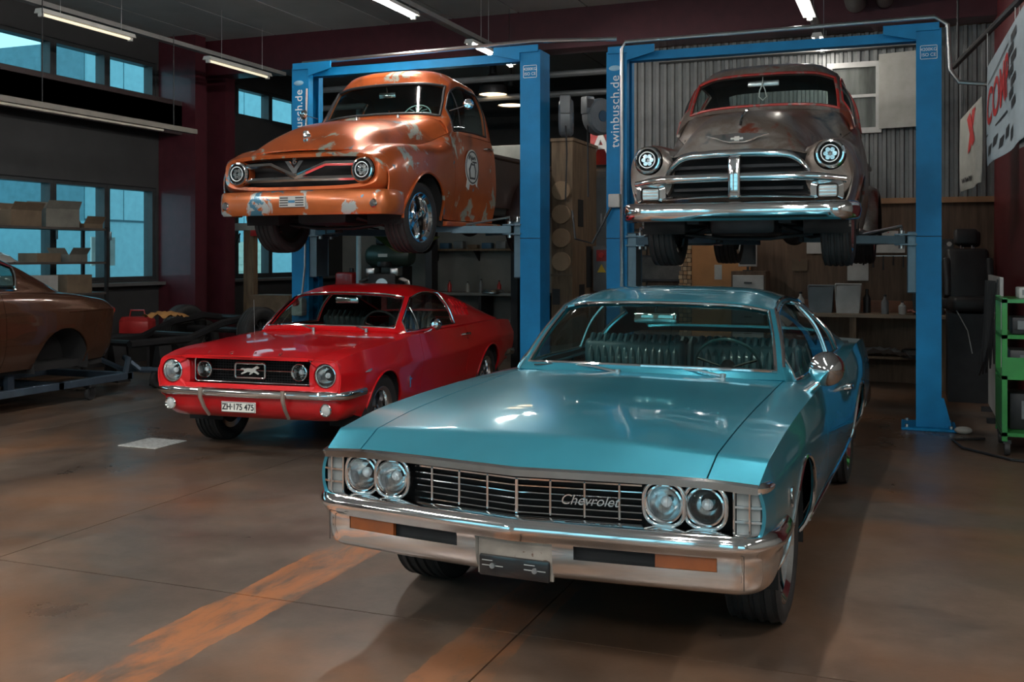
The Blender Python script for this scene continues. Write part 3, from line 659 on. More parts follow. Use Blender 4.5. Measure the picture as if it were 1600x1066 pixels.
    B().box(-.16, .16, -.945, -.935, .355, .51).build('plate_bracket', patina('speckled_metal', [((.42, .36, .31), 8, 0, 0), ((.16, .08, .05), 35, .62, .05)], .5, .3, 0), bu)
    pl = B().rbox(-.15, .15, -.965, -.948, .352, .436, .008).build('plate_holder', mat('holder_black', (.012, .011, .012), .3, coat=.5), bu)
    for x in (-.09, .09):
        B().cyl((x, -.964, .395), (x, -.972, .395), .011, n=14).build('bolt', STEEL, pl); B().box(x-.045, x+.045, -.9665, -.9645, .3935, .3965).build('scratch_line', LIGHTGREY, pl)
        B().box(x-.045, x, -.9665, -.9645, .413, .416).build('scratch_line', LIGHTGREY, pl)
    # ---- cowl vent, wipers, mirror, interior
    cv = B().box(-.36, .42, .762, .80, .960, .9685).build('cowl_vent', DARKREC, car)
    for k in range(52): B().box(-.355+k*.015, -.349+k*.015, .762, .80, .9685, .9715).build('vent_rib', TURQ, cv)
    wiper(car, (-.12, .80, .975), (-.66, .90, .985), (-.20, .86, 1.01)); wiper(car, (.46, .82, .975), (-.06, .845, 1.0), (.44, .88, 1.0))
    mo = B().lathe([(.001, .085), (.03, .07), (.075, .02), (.088, 0), (.088, -.012), (.08, -.014), (.001, -.010)], 28, 'Y').build('side_mirror', CHROME, car, loc=(1.0, .76, 1.045), rot=(0, 0, R(195)))
    B().tube([(.0, .03, 0), (.04, .0, -.07), (.10, -.03, -.128)], [.014, .012, .02], 8).build('mirror_arm', CHROME, mo)
    b2 = B().rbox(-.13, .13, -.012, .012, -.032, .032, .012).build('rear_view_mirror', CHROME, car, loc=(-.02, 1.22, 1.255)); B().tube([(0, .01, .03), (0, .06, .1)], .008, 6).build('mirror_stem', CHROME, b2)
    ds = B().rbox(-.78, .78, .86, 1.16, .72, .945, .05, 3).build('dashboard', TEALV, car)
    B().rbox(.12, .66, .90, 1.10, .925, .975, .02).build('gauge_hood', TEALV, ds)
    for (x, y, w_, h_, c, nm) in ((-.38, .93, .15, .07, (.45, .62, .45), 'green_card'), (-.02, .99, .26, .09, (.45, .62, .42), 'paper_sheet')):
        p = B().box(-w_, w_, -h_, h_, 0, .003).build(nm, mat('card_'+nm, c, .6), ds, loc=(x, y, .952), rot=(R(12), 0, R(-4)))
        if nm == 'paper_sheet': B().box(-w_*.8, w_*.8, -h_*.7, h_*.5, .003, .005).build('print_block', mat('print_red', (.28, .03, .02), .6), p)
        else: B().box(-w_*.5, -w_*.1, -h_*.4, h_*.4, .003, .005).build('print_block', BLACK, p)
    steering(car, (.38, 1.36, .97), .19, 28, mat('teal_rim', (.02, .07, .08), .3), .010)
    bench_seat(car, -.72, -.03, 1.95, .62, TEALV, 13, .46, 'front_seat'); bench_seat(car, .03, .72, 1.95, .62, TEALV, 13, .46, 'front_seat')
    bench_seat(car, -.68, .68, 2.75, .62, TEALV, 20, .38, 'rear_seat')
    # tail lights + rear bumper
    for s in (-1, 1): B().rbox(s*.58-.22, s*.58+.22, 4.47, 4.52, .62, .74, .02).build('tail_lamp', REDLENS, car)
    bar_sweep([(.96, 3.95), (.97, 4.3), (.9, 4.52), (0, 4.6), (-.9, 4.52), (-.97, 4.3), (-.96, 3.95)], [(-.06, .40), (0, .42), (.01, .48), (0, .56), (-.06, .58)]).build('rear_bumper', CHROME, car, 60)
    return car
IMPALA = make_impala()
# ------------------------------------------------------------------ red fastback
REDP = paint('red_paint', (.60, .004, .009), .1, .35, .8, .1, .03)
def make_mustang():
    car = empty('fastback', (-4.955, 7.6, 0), R(3.9), 'bright red fastback with running-horse grille emblem and white number plate', 'car')
    rows = [(-.79, (.79, .50), (.81, .55), (.825, .62), (.825, .70), (.775, .80), (.60, .818, -.01), (.30, .828, -.04), (0, .832, -.055)),
            (-.58, (.79, .38), (.83, .46), (.845, .56), (.852, .69), (.80, .836), (.645, .848), (.32, .860), (0, .866)),
            (0, (.78, .28), (.83, .40), (.855, .54), (.868, .68), (.815, .868), (.66, .885), (.33, .902), (0, .910)),
            (.45, (.78, .25), (.825, .37), (.845, .51), (.868, .675), (.82, .89), (.67, .908), (.33, .925), (0, .932)),
            (.72, (.78, .24), (.82, .36), (.835, .50), (.868, .675), (.82, .90), (.68, .918), (.34, .935), (0, .942)),
            (1.4, (.78, .24), (.82, .36), (.835, .50), (.868, .67), (.82, .90), (.70, .92), (.34, .92), (0, .92)),
            (2.0, (.78, .24), (.82, .36), (.835, .50), (.868, .67), (.82, .90), (.70, .92), (.34, .92), (0, .92)),
            (2.35, (.78, .26), (.83, .38), (.855, .53), (.874, .69), (.828, .905), (.70, .925), (.34, .93), (0, .93)),
            (2.74, (.79, .29), (.84, .41), (.868, .55), (.880, .71), (.830, .905), (.68, .925), (.34, .935), (0, .938)),
            (3.3, (.77, .33), (.83, .44), (.860, .57), (.868, .72), (.805, .895), (.64, .905), (.32, .91), (0, .912)),
            (3.70, (.70, .40), (.78, .47), (.82, .58), (.830, .72), (.765, .865), (.60, .87), (.30, .875), (0, .875))]
    net = [[(p[0], y+(p[2] if len(p) > 2 else 0), p[1]) for p in r] for y, *r in rows]
    S = Skin(net, 8, 6, scol=(3, 4)); AR = [(0, .315, .345), (2.74, .315, .345)]; fx = side_x(S)
    S.build('hood', S.mask([(0, 4, 5, 7)]), REDP, car)
    for sd, nm in (('L', 1), ('R', -1)):
        S.build('front_fender', S.mask([(0, 4.1, 0, 5)], sd), REDP, car, arches=AR); S.build('door', S.mask([(4.1, 6.15, 0, 5)], sd), REDP, car)
        S.build('rear_quarter', S.mask([(6.15, 10, 0, 5)], sd), REDP, car, arches=AR)
        for yc, zc, r in AR: wheel_well(car, nm*.5, nm*.83, yc, zc, r+.01); arch_trim(car, nm, lambda y, z: fx(y, z)+.002, yc, zc, r, .008, REDP, name='arch_lip')
        wheel(car, (nm*.72, 0, .312), nm, .312, .205, .205, 'dark'); wheel(car, (nm*.72, 2.74, .312), nm, .312, .205, .205, 'dark')
        door_handle(car, nm, (nm*fx(1.98, .82), 1.98, .82))
        em = B().rbox(-.004, .006, -.012, .012, -.05, .05, .003, 1).build('fender_badge', CHROME, car, loc=(nm*(fx(.52, .52)+.002), .52, .50)); B().box(-.002, .009, -.03, .03, .02, .032).build('badge_bar', CHROME, em)
        gb = B().ext([(-.07, .0), (-.02, .012), (.05, .02), (.07, .012), (.02, -.006)], 0, .008, 'X').build('engine_badge', CHROME, car, loc=(nm*(fx(-.38, .69)+.001), -.38, .69))
    S.build('cowl_panel', S.mask([(4, 4.5, 5, 7)]), REDP, car); S.build('deck_lid', S.mask([(8.6, 10, 5, 7)]), REDP, car)
    B().ext([(-.74, .40), (.74, .40), (.80, .62), (.74, .86), (-.74, .86), (-.80, .62)], 3.64, 3.69).build('tail_panel', REDP, car)
    B().box(-.72, .72, .40, 3.5, .19, .28).build('floor_pan', DARKREC, car); B().box(-.68, .68, .52, .6, .28, .84).build('firewall', DARKREC, car)
    for s in (-1, 1): B().box(s*.70, s*.76, .6, 2.6, .26, .86).build('door_lining', BLACK, car)
    gh = [((.70, .60, .915), (.698, .605, .92), (.69, .61, .925), (.52, .55, .938), (.27, .515, .944), (0, .505, .945)),
          ((.76, .76, .915), (.715, .79, 1.00), (.650, .83, 1.085), (.50, .77, 1.105), (.26, .735, 1.12), (0, .725, 1.125)),
          ((.778, 1.03, .915), (.70, 1.05, 1.10), (.592, 1.08, 1.235), (.45, 1.015, 1.265), (.24, .975, 1.28), (0, .965, 1.285)),
          ((.785, 1.35, .915), (.695, 1.35, 1.13), (.575, 1.34, 1.275), (.44, 1.31, 1.315), (.23, 1.29, 1.332), (0, 1.285, 1.336)),
          ((.785, 1.75, .912), (.695, 1.75, 1.12), (.572, 1.75, 1.268), (.44, 1.75, 1.312), (.23, 1.75, 1.33), (0, 1.75, 1.335)),
          ((.79, 2.15, .912), (.705, 2.16, 1.085), (.598, 2.18, 1.20), (.46, 2.2, 1.242), (.24, 2.2, 1.262), (0, 2.2, 1.268)),
          ((.79, 2.60, .914), (.73, 2.66, 1.01), (.65, 2.74, 1.06), (.49, 2.78, 1.09), (.26, 2.8, 1.105), (0, 2.8, 1.108)),
          ((.78, 3.20, .903), (.74, 3.24, .92), (.69, 3.28, .926), (.52, 3.32, .93), (.27, 3.35, .933), (0, 3.35, .934))]
    Gs = Skin(gh, 10, 8, srow=(2,), scol=(2,)); W = [(.15, 1.92, 2.2, 5)]; RW = [(5.0, 6.6, 2.4, 5)]; SW = [(.55, 4.2, .12, 1.85)]
    full = Gs.mask([(0, 7, 0, 5)]); cut = Gs.mask(W) | Gs.mask(RW) | Gs.mask(SW); Gs.build('headliner', full & ~cut, mat('headliner_dark', (.02, .03, .032), .8), car, gap=0, lip=0, off=-.024)
    Gs.build('roof', full & ~cut, REDP, car, gap=0, lip=.02); Gs.build('windshield', Gs.mask(W), TINT, car, gap=0, lip=0, off=-.008); Gs.build('rear_window', Gs.mask(RW), TINT, car, gap=0, lip=0, off=-.008)
    for sd, nm in (('L', 1), ('R', -1)):
        Gs.build('side_window', Gs.mask(SW, sd), TINT, car, gap=0, lip=0, off=-.008)
        strip(car, 'window_trim', Gs.line([(.55, .12), (.55, 1.85), (4.2, 1.85), (4.2, .12), (.55, .12)], nm, .003), .008, CHROME)
        strip(car, 'vent_window_post', Gs.line([(1.6, .12), (1.6, 1.6)], nm, .002), .007, CHROME)
        for k in range(5): strip(car, 'louvre', Gs.line([(4.5+k*.19, .45), (4.62+k*.19, 1.55)], nm, .007), .011, REDP)
    ln = Gs.line([(.15, 5), (.15, 2.2), (1.92, 2.2), (1.92, 5)], 1, .004); strip(car, 'windshield_trim', ln+[mirx(p) for p in ln[-2::-1]], .009, CHROME)
    # front: headlight panels, recessed grille
    for s in (-1, 1):
        N_ = 40; oc = [(s*.675+.135*np.sign(math.cos(a))*abs(math.cos(a))**.5, -.785+.05*max(0, abs(.675+s*0+.135*math.cos(a)*s-.675)), .675+.135*np.sign(math.sin(a))*abs(math.sin(a))**.5) for a in np.linspace(0, 2*PI, N_+1)[:-1]]
        oc = [(x, -.785 if abs(x) > .56 else -.76, z) for x, y, z in oc]
        ic = [(s*.69+.098*math.cos(a), -.788, .688+.098*math.sin(a)) for a in np.linspace(0, 2*PI, N_+1)[:-1]]; bk = [(x, -.70, z) for x, y, z in ic]; ob = [(x, -.60, z) for x, y, z in oc]
        B().grid([ob, oc, ic, bk], closeV=True).build('headlight_panel', REDP, car); headlamp(car, (s*.69, -.755, .688), .082, ring=.014)
        B().cyl((s*.69, -.70, .688), (s*.69, -.68, .688), .1, n=24).build('lamp_bucket', DARKREC, car)
    B().box(-.56, .56, -.60, -.57, .54, .82).build('grille_backing', DARKREC, car)
    B().ext([(-.56, .815), (.56, .815), (.56, .80), (-.56, .80)], -.82, -.60).build('grille_ceiling', REDP, car)
    fr = [(x, -.70, .700+z) for x, z in rrect(.53, .098, .03)]
    gr = B().tube(fr, .010, 8, closed=True).build('grille', CHROME, car, 60)
    hc = B(); GM = mat('grille_mesh_dark', (.03, .03, .032), .4, .6)
    for k in range(9): hc.box(-.52, .52, -.662, -.655, .612+k*.0215, .616+k*.0215)
    for k in range(43): hc.box(-.52+k*.0245, -.517+k*.0245, -.66, -.654, .605, .795)
    tag(hc.build('grille_mesh', GM, gr), kind='stuff')
    B().rbox(-.40, .40, -.715, -.695, .698, .708, .004, 1).build('grille_bar', CHROME, gr)
    co = B().tube([(x, -.735, .703+z) for x, z in rrect(.135, .058, .018)], .010, 8, closed=True).build('corral_emblem', CHROME, gr, 60)
    horse = [(-.085, .012), (-.07, .020), (-.05, .016), (-.02, .02), (.02, .018), (.045, .03), (.06, .04), (.082, .028), (.078, .018), (.062, .02), (.05, .004), (.062, -.008), (.08, -.02), (.075, -.028), (.05, -.016), (.03, -.01), (.02, -.022), (.0, -.032), (-.004, -.026), (.008, -.012), (-.02, -.008), (-.045, -.02), (-.075, -.03), (-.078, -.022), (-.05, -.006), (-.055, .008), (-.075, .008)]
    B().ext(horse, -.745, -.73).build('running_horse', mat('pewter', (.7, .69, .66), .4, .4), co, loc=(0, 0, .703))
    for s in (-1, 1): headlamp(car, (s*.43, -.70, .700), .062, name='fog_lamp', ring=.012)
    for k, ch in enumerate('FORD'): text_obj('hood_letter', ch, .042, CHROME, car, (-.32+k*.213, -.835+abs(-.32+k*.213)*.06, .853-abs(-.32+k*.213)*.012), (R(35), 0, 0), .003)
    # bumper blade, guards, valance, plate
    half = [(.865, -.42), (.868, -.60), (.845, -.74), (.76, -.805), (.45, -.845), (0, -.86)]; path = [(-x, y) for x, y in half]+half[-2::-1]
    bm_ = bar_sweep(arc_path(path, 5), [(-.05, .565), (-.01, .572), (.012, .556), (.016, .535), (.008, .512), (-.01, .50), (-.05, .50)]).build('front_bumper', CHROME, car, 60)
    vp = arc_path([(-.83, -.42), (-.83, -.60), (-.80, -.72), (-.70, -.775), (-.4, -.80), (0, -.81), (.4, -.80), (.70, -.775), (.80, -.72), (.83, -.60), (.83, -.42)], 5)
    B().grid(sweep(vp, [(-.02, .60), (0, .50), (0, .43), (-.03, .37), (-.09, .325), (-.16, .315)])).build('front_valance', REDP, car, 50)
    for s in (-1, 1):
        B().tube([(s*.37, -.875, .57), (s*.37, -.872, .50), (s*.365, -.83, .42), (s*.36, -.76, .34)], [.016, .017, .015, .013], 8).build('bumper_guard', mat('guard_satin', (.55, .48, .42), .3, .7), bm_)
        vl = B().lathe([(.045, .01), (.052, -.01), (.044, -.018), (.036, -.01)], 20, 'Y').build('valance_lamp', CHROME, car, loc=(s*.70, -.79, .425)); B().lathe([(.04, -.008), (.02, -.018), (.001, -.02)], 16, 'Y').build('lens', mat('lamp_frosted', (.45, .47, .47), .25), vl); B().cyl((0, .0, 0), (0, .012, 0), .04, n=16).build('backing', DARKREC, vl)
    pl = B().rbox(-.155, .155, -.01, 0, -.042, .042, .004, 1).build('number_plate', mat('plate_white', (.78, .77, .72), .4), car, loc=(-.04, -.838, .425)); B().tube([(x, -.011, z) for x, z in rrect(.15, .038, .006)], .002, 4, closed=True).build('plate_border', BLACK, pl)
    text_obj('plate_text', 'ZH\u00b7175 475', .068, BLACK, pl, (0, -.0115, 0), (R(90), 0, 0), .001, True, sc=(.86, 1, 1))
    # details + interior
    wiper(car, (-.10, .50, .95), (-.52, .62, .965), (-.16, .57, .985)); wiper(car, (.42, .52, .95), (.02, .57, .985), (.44, .60, .985))
    B().cyl((-.58, .28, .89), (-.60, .30, 1.22), .003, .0015, 6).build('antenna', STEEL, car)
    mo = B().lathe([(.001, .05), (.03, .045), (.05, .02), (.056, 0), (.05, -.008), (.001, -.006)], 20, 'Y').build('side_mirror', CHROME, car, loc=(.93, .93, .985), rot=(0, 0, R(190))); B().tube([(0, .02, -.02), (.06, .0, -.06), (.11, -.01, -.08)], .010, 6).build('mirror_arm', CHROME, mo)
    b2 = B().rbox(-.12, .12, -.01, .01, -.028, .028, .01).build('rear_view_mirror', CHROME, car, loc=(0, .98, 1.195)); B().tube([(0, .01, .02), (0, .03, .075)], .007, 6).build('mirror_stem', CHROME, b2)
    B().rbox(-.68, .68, .62, .86, .70, .925, .04, 3).build('dashboard', BLACK, car); steering(car, (.34, 1.05, .93), .185, 26)
    BV = mat('black_vinyl', (.025, .025, .027), .4)
    for s in (-1, 1): bench_seat(car, s*.37-.25, s*.37+.25, 1.65, .52, BV, 7, .52, 'bucket_seat')
    bench_seat(car, -.55, .55, 2.4, .55, BV, 10, .3, 'rear_seat')
    for s in (-1, 1):
        for k in range(3): B().rbox(s*.5+(k-1)*.075-.03, s*.5+(k-1)*.075+.03, 3.67, 3.71, .58, .74, .01).build('tail_lamp', REDLENS, car)
    bar_sweep([(.84, 3.3), (.86, 3.6), (.78, 3.76), (0, 3.82), (-.78, 3.76), (-.86, 3.6), (-.84, 3.3)], [(-.04, .46), (0, .47), (.01, .5), (0, .54), (-.04, .55)]).build('rear_bumper', CHROME, car, 60)
    return car
MUSTANG = make_mustang()
# ------------------------------------------------------------------ two old pickups up on the lifts
COPPER = patina('copper_patina', [((.56, .12, .03), 1.6, 0, 0), ((.20, .055, .025), 1.3, .52, .14), ((.40, .44, .38), 2.6, .575, .03), ((.10, .22, .28), 4.5, .64, .02)], .33, .4, .7, .08)
COPPER2 = patina('worn_copper', [((.50, .13, .035), 1.6, 0, 0), ((.30, .08, .03), 1.8, .55, .14), ((.46, .52, .52), 3.4, .56, .02), ((.06, .20, .30), 4.2, .60, .02)], .33, .4, .8, .08)
BROWNBED = patina('dark_brown_patina', [((.035, .015, .012), 2, 0, 0), ((.30, .26, .23), 4, .66, .03)], .4, .15, .4, .08)
BAREM = patina('bare_metal_patina', [((.21, .165, .14), 1.8, 0, 0), ((.34, .32, .30), 2.2, .48, .15), ((.24, .06, .035), 2.4, .57, .06), ((.06, .10, .14), 2.8, .62, .1)], .38, .5, .3, .1)
REDEDGE = patina('red_primer_edge', [((.38, .03, .025), 3, 0, 0), ((.22, .17, .16), 6, .55, .06)], .45, .2, .3, .08)
def truck_common(car, S, Gs, paint_, cab_rows, W, SW, RW, AR, nrow_hood, seatm, glassm, edge=None):
    fx = side_x(S)
    S.build('hood', S.mask([(0, nrow_hood, 4, 7)]), paint_, car)
    for sd, nm in (('L', 1), ('R', -1)):
        S.build('front_fender', S.mask([(0, nrow_hood, 0, 4)], sd), paint_, car, arches=AR[:1]); S.build('door', S.mask([(nrow_hood, cab_rows, 0, 4.5)], sd), paint_, car)
        wheel_well(car, nm*.50, nm*.88, AR[0][0], AR[0][1], AR[0][2]+.012)
        arch_trim(car, nm, lambda y, z: fx(y, z)+.004, *AR[0], .014, paint_, name='arch_lip')
    full = Gs.mask([(0, 7, 0, 5)]); cut = Gs.mask(W) | Gs.mask(RW) | Gs.mask(SW)
    Gs.build('headliner', full & ~cut, mat('headliner_dark', (.02, .03, .032), .8), car, gap=0, lip=0, off=-.034)
    Gs.build('cab_roof', full & ~cut, paint_, car, gap=0, lip=.03)
    Gs.build('windshield', Gs.mask(W), glassm, car, gap=0, lip=0, off=-.012); Gs.build('rear_window', Gs.mask(RW), TINT, car, gap=0, lip=0, off=-.012)
    for sd, nm in (('L', 1), ('R', -1)):
        Gs.build('side_window', Gs.mask(SW, sd), TINT, car, gap=0, lip=0, off=-.012); r0, r1, c0, c1 = SW[0]
        strip(car, 'window_seal', Gs.line([(r0, c0), (r0, c1), (r1, c1), (r1, c0), (r0, c0)], nm, 0), .010, edge or BLACK)
        strip(car, 'vent_window_post', Gs.line([(r0+1.3, c0), (r0+1.3, c1)], nm, 0), .007, BLACK)
    r0, r1, c0, _ = W[0]; ln = Gs.line([(r0, 5), (r0, c0), (r1, c0), (r1, 5)], 1, .002); strip(car, 'windshield_seal', ln+[mirx(p) for p in ln[-2::-1]], .014, edge or BLACK)
    B().box(-.80, .80, .66, 1.62, .34, .42).build('cab_floor', DARKREC, car); B().box(-.72, .72, .52, .58, .42, 1.2).build('firewall', DARKREC, car)
    B().rbox(-.76, .76, .62, .84, 1.05, 1.27, .04).build('dashboard', paint_, car); steering(car, (.36, 1.0, 1.30), .2, 30)
    bench_seat(car, -.70, .70, 1.35, .80, seatm, 12, .52, 'seat')
    for s in (-1, 1): B().box(s*.38-.05, s*.38+.05, -.62, 3.6, .36, .46).build('frame_rail', BLKMET, car)
    ax = B().cyl((-.62, 0, .33), (.62, 0, .33), .045, n=12).build('front_axle', BLKMET, car); B().rbox(-.28, .28, -.45, .15, .27, .60, .05).build('engine_sump', BLKMET, car)
    for s in (-1, 1): B().tube([(s*.30, -.30, .34), (s*.52, -.06, .26), (s*.62, 0, .28)], .022, 8).build('control_arm', BLKMET, car)
    B().tube([(-.55, -.16, .28), (-.2, -.20, .24), (.2, -.20, .24), (.55, -.16, .28)], .016, 8).build('sway_bar', BLKMET, car)
    B().sph((0, 2.85, .36), .15, 16, 10).cyl((-.66, 2.85, .36), (.66, 2.85, .36), .05, n=12).build('rear_axle', BLKMET, car)
    return fx
def ring_loops(car, name, loops, m, smooth=50): return B().grid(loops, closeV=True).build(name, m, car, smooth)
def sup(cx, y, cz, w, h, e, n=48):
    return [(cx+w*np.sign(math.cos(a))*abs(math.cos(a))**e, y, cz+h*np.sign(math.sin(a))*abs(math.sin(a))**e) for a in np.linspace(0, 2*PI, n+1)[:-1]]
def bed(car, m, y0, y1, zt, fend=True):
    o = B().box(-.74, .74, y0, y1, .52, .60).box(-.76, -.71, y0, y1, .52, zt).box(.71, .76, y0, y1, .52, zt).box(-.71, .71, y0, y0+.04, .6, zt).box(-.71, .71, y1-.04, y1, .6, zt).build('cargo_bed', m, car)
    for s in (-1, 1):
        B().cyl((s*.76, y0, zt), (s*.76, y1, zt), .03, n=10).build('bed_rail', m, o)
        rws = []
        for t in np.linspace(0, 1, 17):
            a = -.30+(PI+.6)*t; rws.append([(s*x, 2.85-r*math.cos(a), .36+r*math.sin(a)*(1.0)) for x, r in ((.72, .52), (.82, .515), (.90, .47), (.925, .42), (.92, .40))])
        B().grid(rws).build('rear_fender', m, car, 60)
    return o
def make_f100():
    Z0 = 1.65; car = empty('pickup_truck', (-5.22, 8.9, Z0), R(-1.9), 'copper orange pickup with worn paint and V8 grille raised on a blue lift', 'pickup truck')
    rows = [(-.74, (.86, .42), (.905, .55), (.905, .74), (.80, .90), (.62, .925), (.50, .938, -.02), (.27, .948, -.045), (0, .952, -.055)),
            (-.60, (.87, .40), (.918, .55), (.922, .77), (.825, .955), (.635, .985), (.52, 1.045), (.30, 1.10), (0, 1.13)),
            (-.38, (.87, .38), (.925, .55), (.928, .79), (.845, .995), (.65, 1.025), (.55, 1.12), (.34, 1.205), (0, 1.245)),
            (0, (.87, .36), (.925, .55), (.928, .80), (.862, 1.02), (.67, 1.055), (.585, 1.17), (.37, 1.275), (0, 1.315)),
            (.40, (.85, .34), (.905, .55), (.912, .82), (.868, 1.05), (.70, 1.11), (.62, 1.235), (.40, 1.335), (0, 1.375)),
            (.62, (.84, .33), (.89, .55), (.90, .84), (.875, 1.09), (.81, 1.215), (.69, 1.355), (.44, 1.395), (0, 1.41)),
            (1.1, (.84, .33), (.887, .55), (.897, .84), (.876, 1.09), (.835, 1.23), (.68, 1.25), (.42, 1.25), (0, 1.25)),
            (1.66, (.84, .33), (.885, .55), (.89, .84), (.868, 1.09), (.828, 1.225), (.68, 1.25), (.42, 1.25), (0, 1.25))]
    net = [[(p[0], y+(p[2] if len(p) > 2 else 0), p[1]) for p in r] for y, *r in rows]
    S = Skin(net, 8, 6, scol=(4,)); AR = [(-.02, .37, .40)]
    gh = [((.825, .62, 1.23), (.79, .635, 1.29), (.715, .66, 1.36), (.56, .625, 1.385), (.30, .60, 1.40), (0, .595, 1.405)),
          ((.835, .74, 1.235), (.79, .75, 1.40), (.695, .78, 1.56), (.54, .735, 1.585), (.29, .71, 1.60), (0, .70, 1.605)),
          ((.838, .86, 1.235), (.785, .87, 1.52), (.668, .90, 1.745), (.51, .845, 1.775), (.28, .815, 1.79), (0, .805, 1.795)),
          ((.84, 1.0, 1.235), (.785, 1.0, 1.56), (.672, .99, 1.80), (.52, .90, 1.865), (.28, .84, 1.895), (0, .82, 1.90)),
          ((.84, 1.32, 1.235), (.785, 1.32, 1.57), (.668, 1.32, 1.82), (.51, 1.30, 1.91), (.28, 1.29, 1.945), (0, 1.28, 1.952)),
          ((.838, 1.56, 1.23), (.78, 1.58, 1.53), (.66, 1.60, 1.76), (.50, 1.62, 1.83), (.27, 1.63, 1.86), (0, 1.63, 1.865)),
          ((.825, 1.66, 1.23), (.765, 1.69, 1.42), (.64, 1.71, 1.58), (.49, 1.73, 1.61), (.26, 1.74, 1.62), (0, 1.74, 1.62)),
          ((.81, 1.67, 1.21), (.75, 1.70, 1.215), (.62, 1.72, 1.22), (.47, 1.74, 1.22), (.25, 1.75, 1.22), (0, 1.75, 1.22))]
    Gs = Skin(gh, 8, 8, scol=(2,)); W = [(.2, 2.0, 2.15, 5)]; SW = [(.9, 4.75, .15, 1.75)]; RW = [(5.75, 6.7, 3.0, 5)]
    fx = truck_common(car, S, Gs, COPPER, 7, W, SW, RW, AR, 5.0, mat('dark_seat', (.03, .028, .027), .5), TINT)
    S.build('cowl_panel', S.mask([(5, 5.5, 4, 7)]), COPPER, car)
    for s in (-1, 1):
        wheel(car, (s*.74, -.02, .34), s, .34, .235, .235, 'five', steer=0); wheel(car, (s*.74, 2.85, .34), s, .34, .25, .235, 'five')
        B().rbox(s*.86-.10, s*.86+.06, .40, 1.75, .27, .32, .015).build('running_board', COPPER, car)
    bed(car, BROWNBED, 1.78, 3.75, 1.10)
    # front face: painted surround with a dark opening
    out = sup(0, -.745, .735, .885, .205, .42); lip = sup(0, -.80, .745, .84, .165, .45); inn = sup(0, -.79, .745, .805, .135, .5); back = sup(0, -.66, .745, .79, .13, .5); ob = sup(0, -.66, .735, .89, .205, .42)
    ring_loops(car, 'grille_surround', [ob, out, lip, inn, back], COPPER)
    B().box(-.78, .78, -.665, -.65, .60, .89).build('grille_backing', DARKREC, car)
    gr = bar_sweep([(-.60, -.80), (-.30, -.825), (-.17, -.84), (.0, -.865), (.17, -.84), (.30, -.825), (.60, -.80)], [(-.03, .0), (.0, .0), (.012, .02), (.0, .045), (-.03, .045)]).build('grille', CHROME, car)
    gr.location = (0, 0, 0); me = gr.data
    for v in me.vertices:   # upper bar dips to a V in the middle
        x = abs(v.co.x); v.co.z += .79-(.115*(1-x/.30) if x < .30 else 0)-(.02*max(0, x-.45))
    lb = bar_sweep([(-.62, -.79), (0, -.85), (.62, -.79)], [(-.03, .655), (.0, .655), (.012, .675), (.0, .70), (-.03, .70)]).build('lower_bar', CHROME, gr)
    ve = B().ext([(-.10, .84), (-.055, .84), (0, .775), (.055, .84), (.10, .84), (.012, .725), (-.012, .725)], -.885, -.865).build('v_emblem', CHROME, gr); text_obj('v8_numeral', '8', .085, CHROME, gr, (0, -.875, .835), (R(90), 0, 0), .006, True)
    for s in (-1, 1):
        hd = headlamp(car, (s*.685, -.80, .745), .092, ring=.022, dark=True)
        B().lathe([(.112, .01), (.125, -.005), (.118, .06), (.10, .12)], 28, 'Y').build('headlight_pod', COPPER, hd)
    # hood crest ornament
    he = B().lathe([(.001, -.03), (.02, -.028), (.036, -.012), (.04, .01)], 18, 'Y').build('hood_crest', CHROME, car, loc=(0, -.685, 1.085)); B().rbox(-.028, .028, -.02, .01, -.06, .055, .012).build('crest_shield', CHROME, he)
    # painted bumper with plate
    bp = arc_path([(-.92, -.50), (-.925, -.66), (-.885, -.79), (-.70, -.835), (0, -.865), (.70, -.835), (.885, -.79), (.925, -.66), (.92, -.50)], 6)
    bu = bar_sweep(bp, [(-.05, .565), (-.01, .57), (.008, .55), (.014, .46), (.008, .37), (-.01, .345), (-.05, .35)]).build('front_bumper', COPPER2, car, 60)
    pl = B().rbox(-.14, .14, -.012, 0, -.052, .052, .004, 1).build('vent_plate', mat('plate_steel', (.6, .6, .58), .35, .6), bu, loc=(-.02, -.882, .468))
    for k in range(4):
        for s in (-1, 1): B().box(s*.085-.045, s*.085+.045, -.014, -.011, -.038+k*.022, -.028+k*.022).build('vent_slot', BLACK, pl)
    B().ext([(-.035, -.012), (.035, -.012), (.035, .012), (-.035, .012)], -.016, -.012).build('badge_cross', mat('badge_blue', (.05, .2, .35), .4), pl)
    for s in (-1, 1): B().lathe([(.036, .01), (.04, -.01), (.03, -.02), (.001, -.022)], 18, 'Y').build('bumper_lamp', CHROME, bu, loc=(s*.81, -.832, .44))
    # door sign, mirrors, wipers, handle
    DW = mat('decal_white', (.6, .6, .57), .5); DK = mat('decal_dark', (.05, .05, .05), .5)
    dc = B().lathe([(.001, .004), (.17, .004), (.178, 0), (.001, 0)], 32, 'X').build('door_decal', DW, car, loc=(fx(1.02, .86)+.004, 1.02, .90)); dc.scale = (1, .95, 1.05)
    B().lathe([(.15, .006), (.165, .006), (.165, .004), (.15, .004)], 32, 'X', True).build('decal_ring', DK, dc)
    B().ext([(-.07, -.12), (.07, -.12), (.09, -.03), (.05, .05), (.02, .03), (-.03, .05), (-.09, -.02)], .004, .007, 'X').build('decal_figure', DK, dc)
    B().ext([(-.05, -.10), (.05, -.10), (.06, -.03), (.03, .02), (-.03, .02), (-.06, -.03)], .007, .009, 'X').build('decal_figure_light', DW, dc)
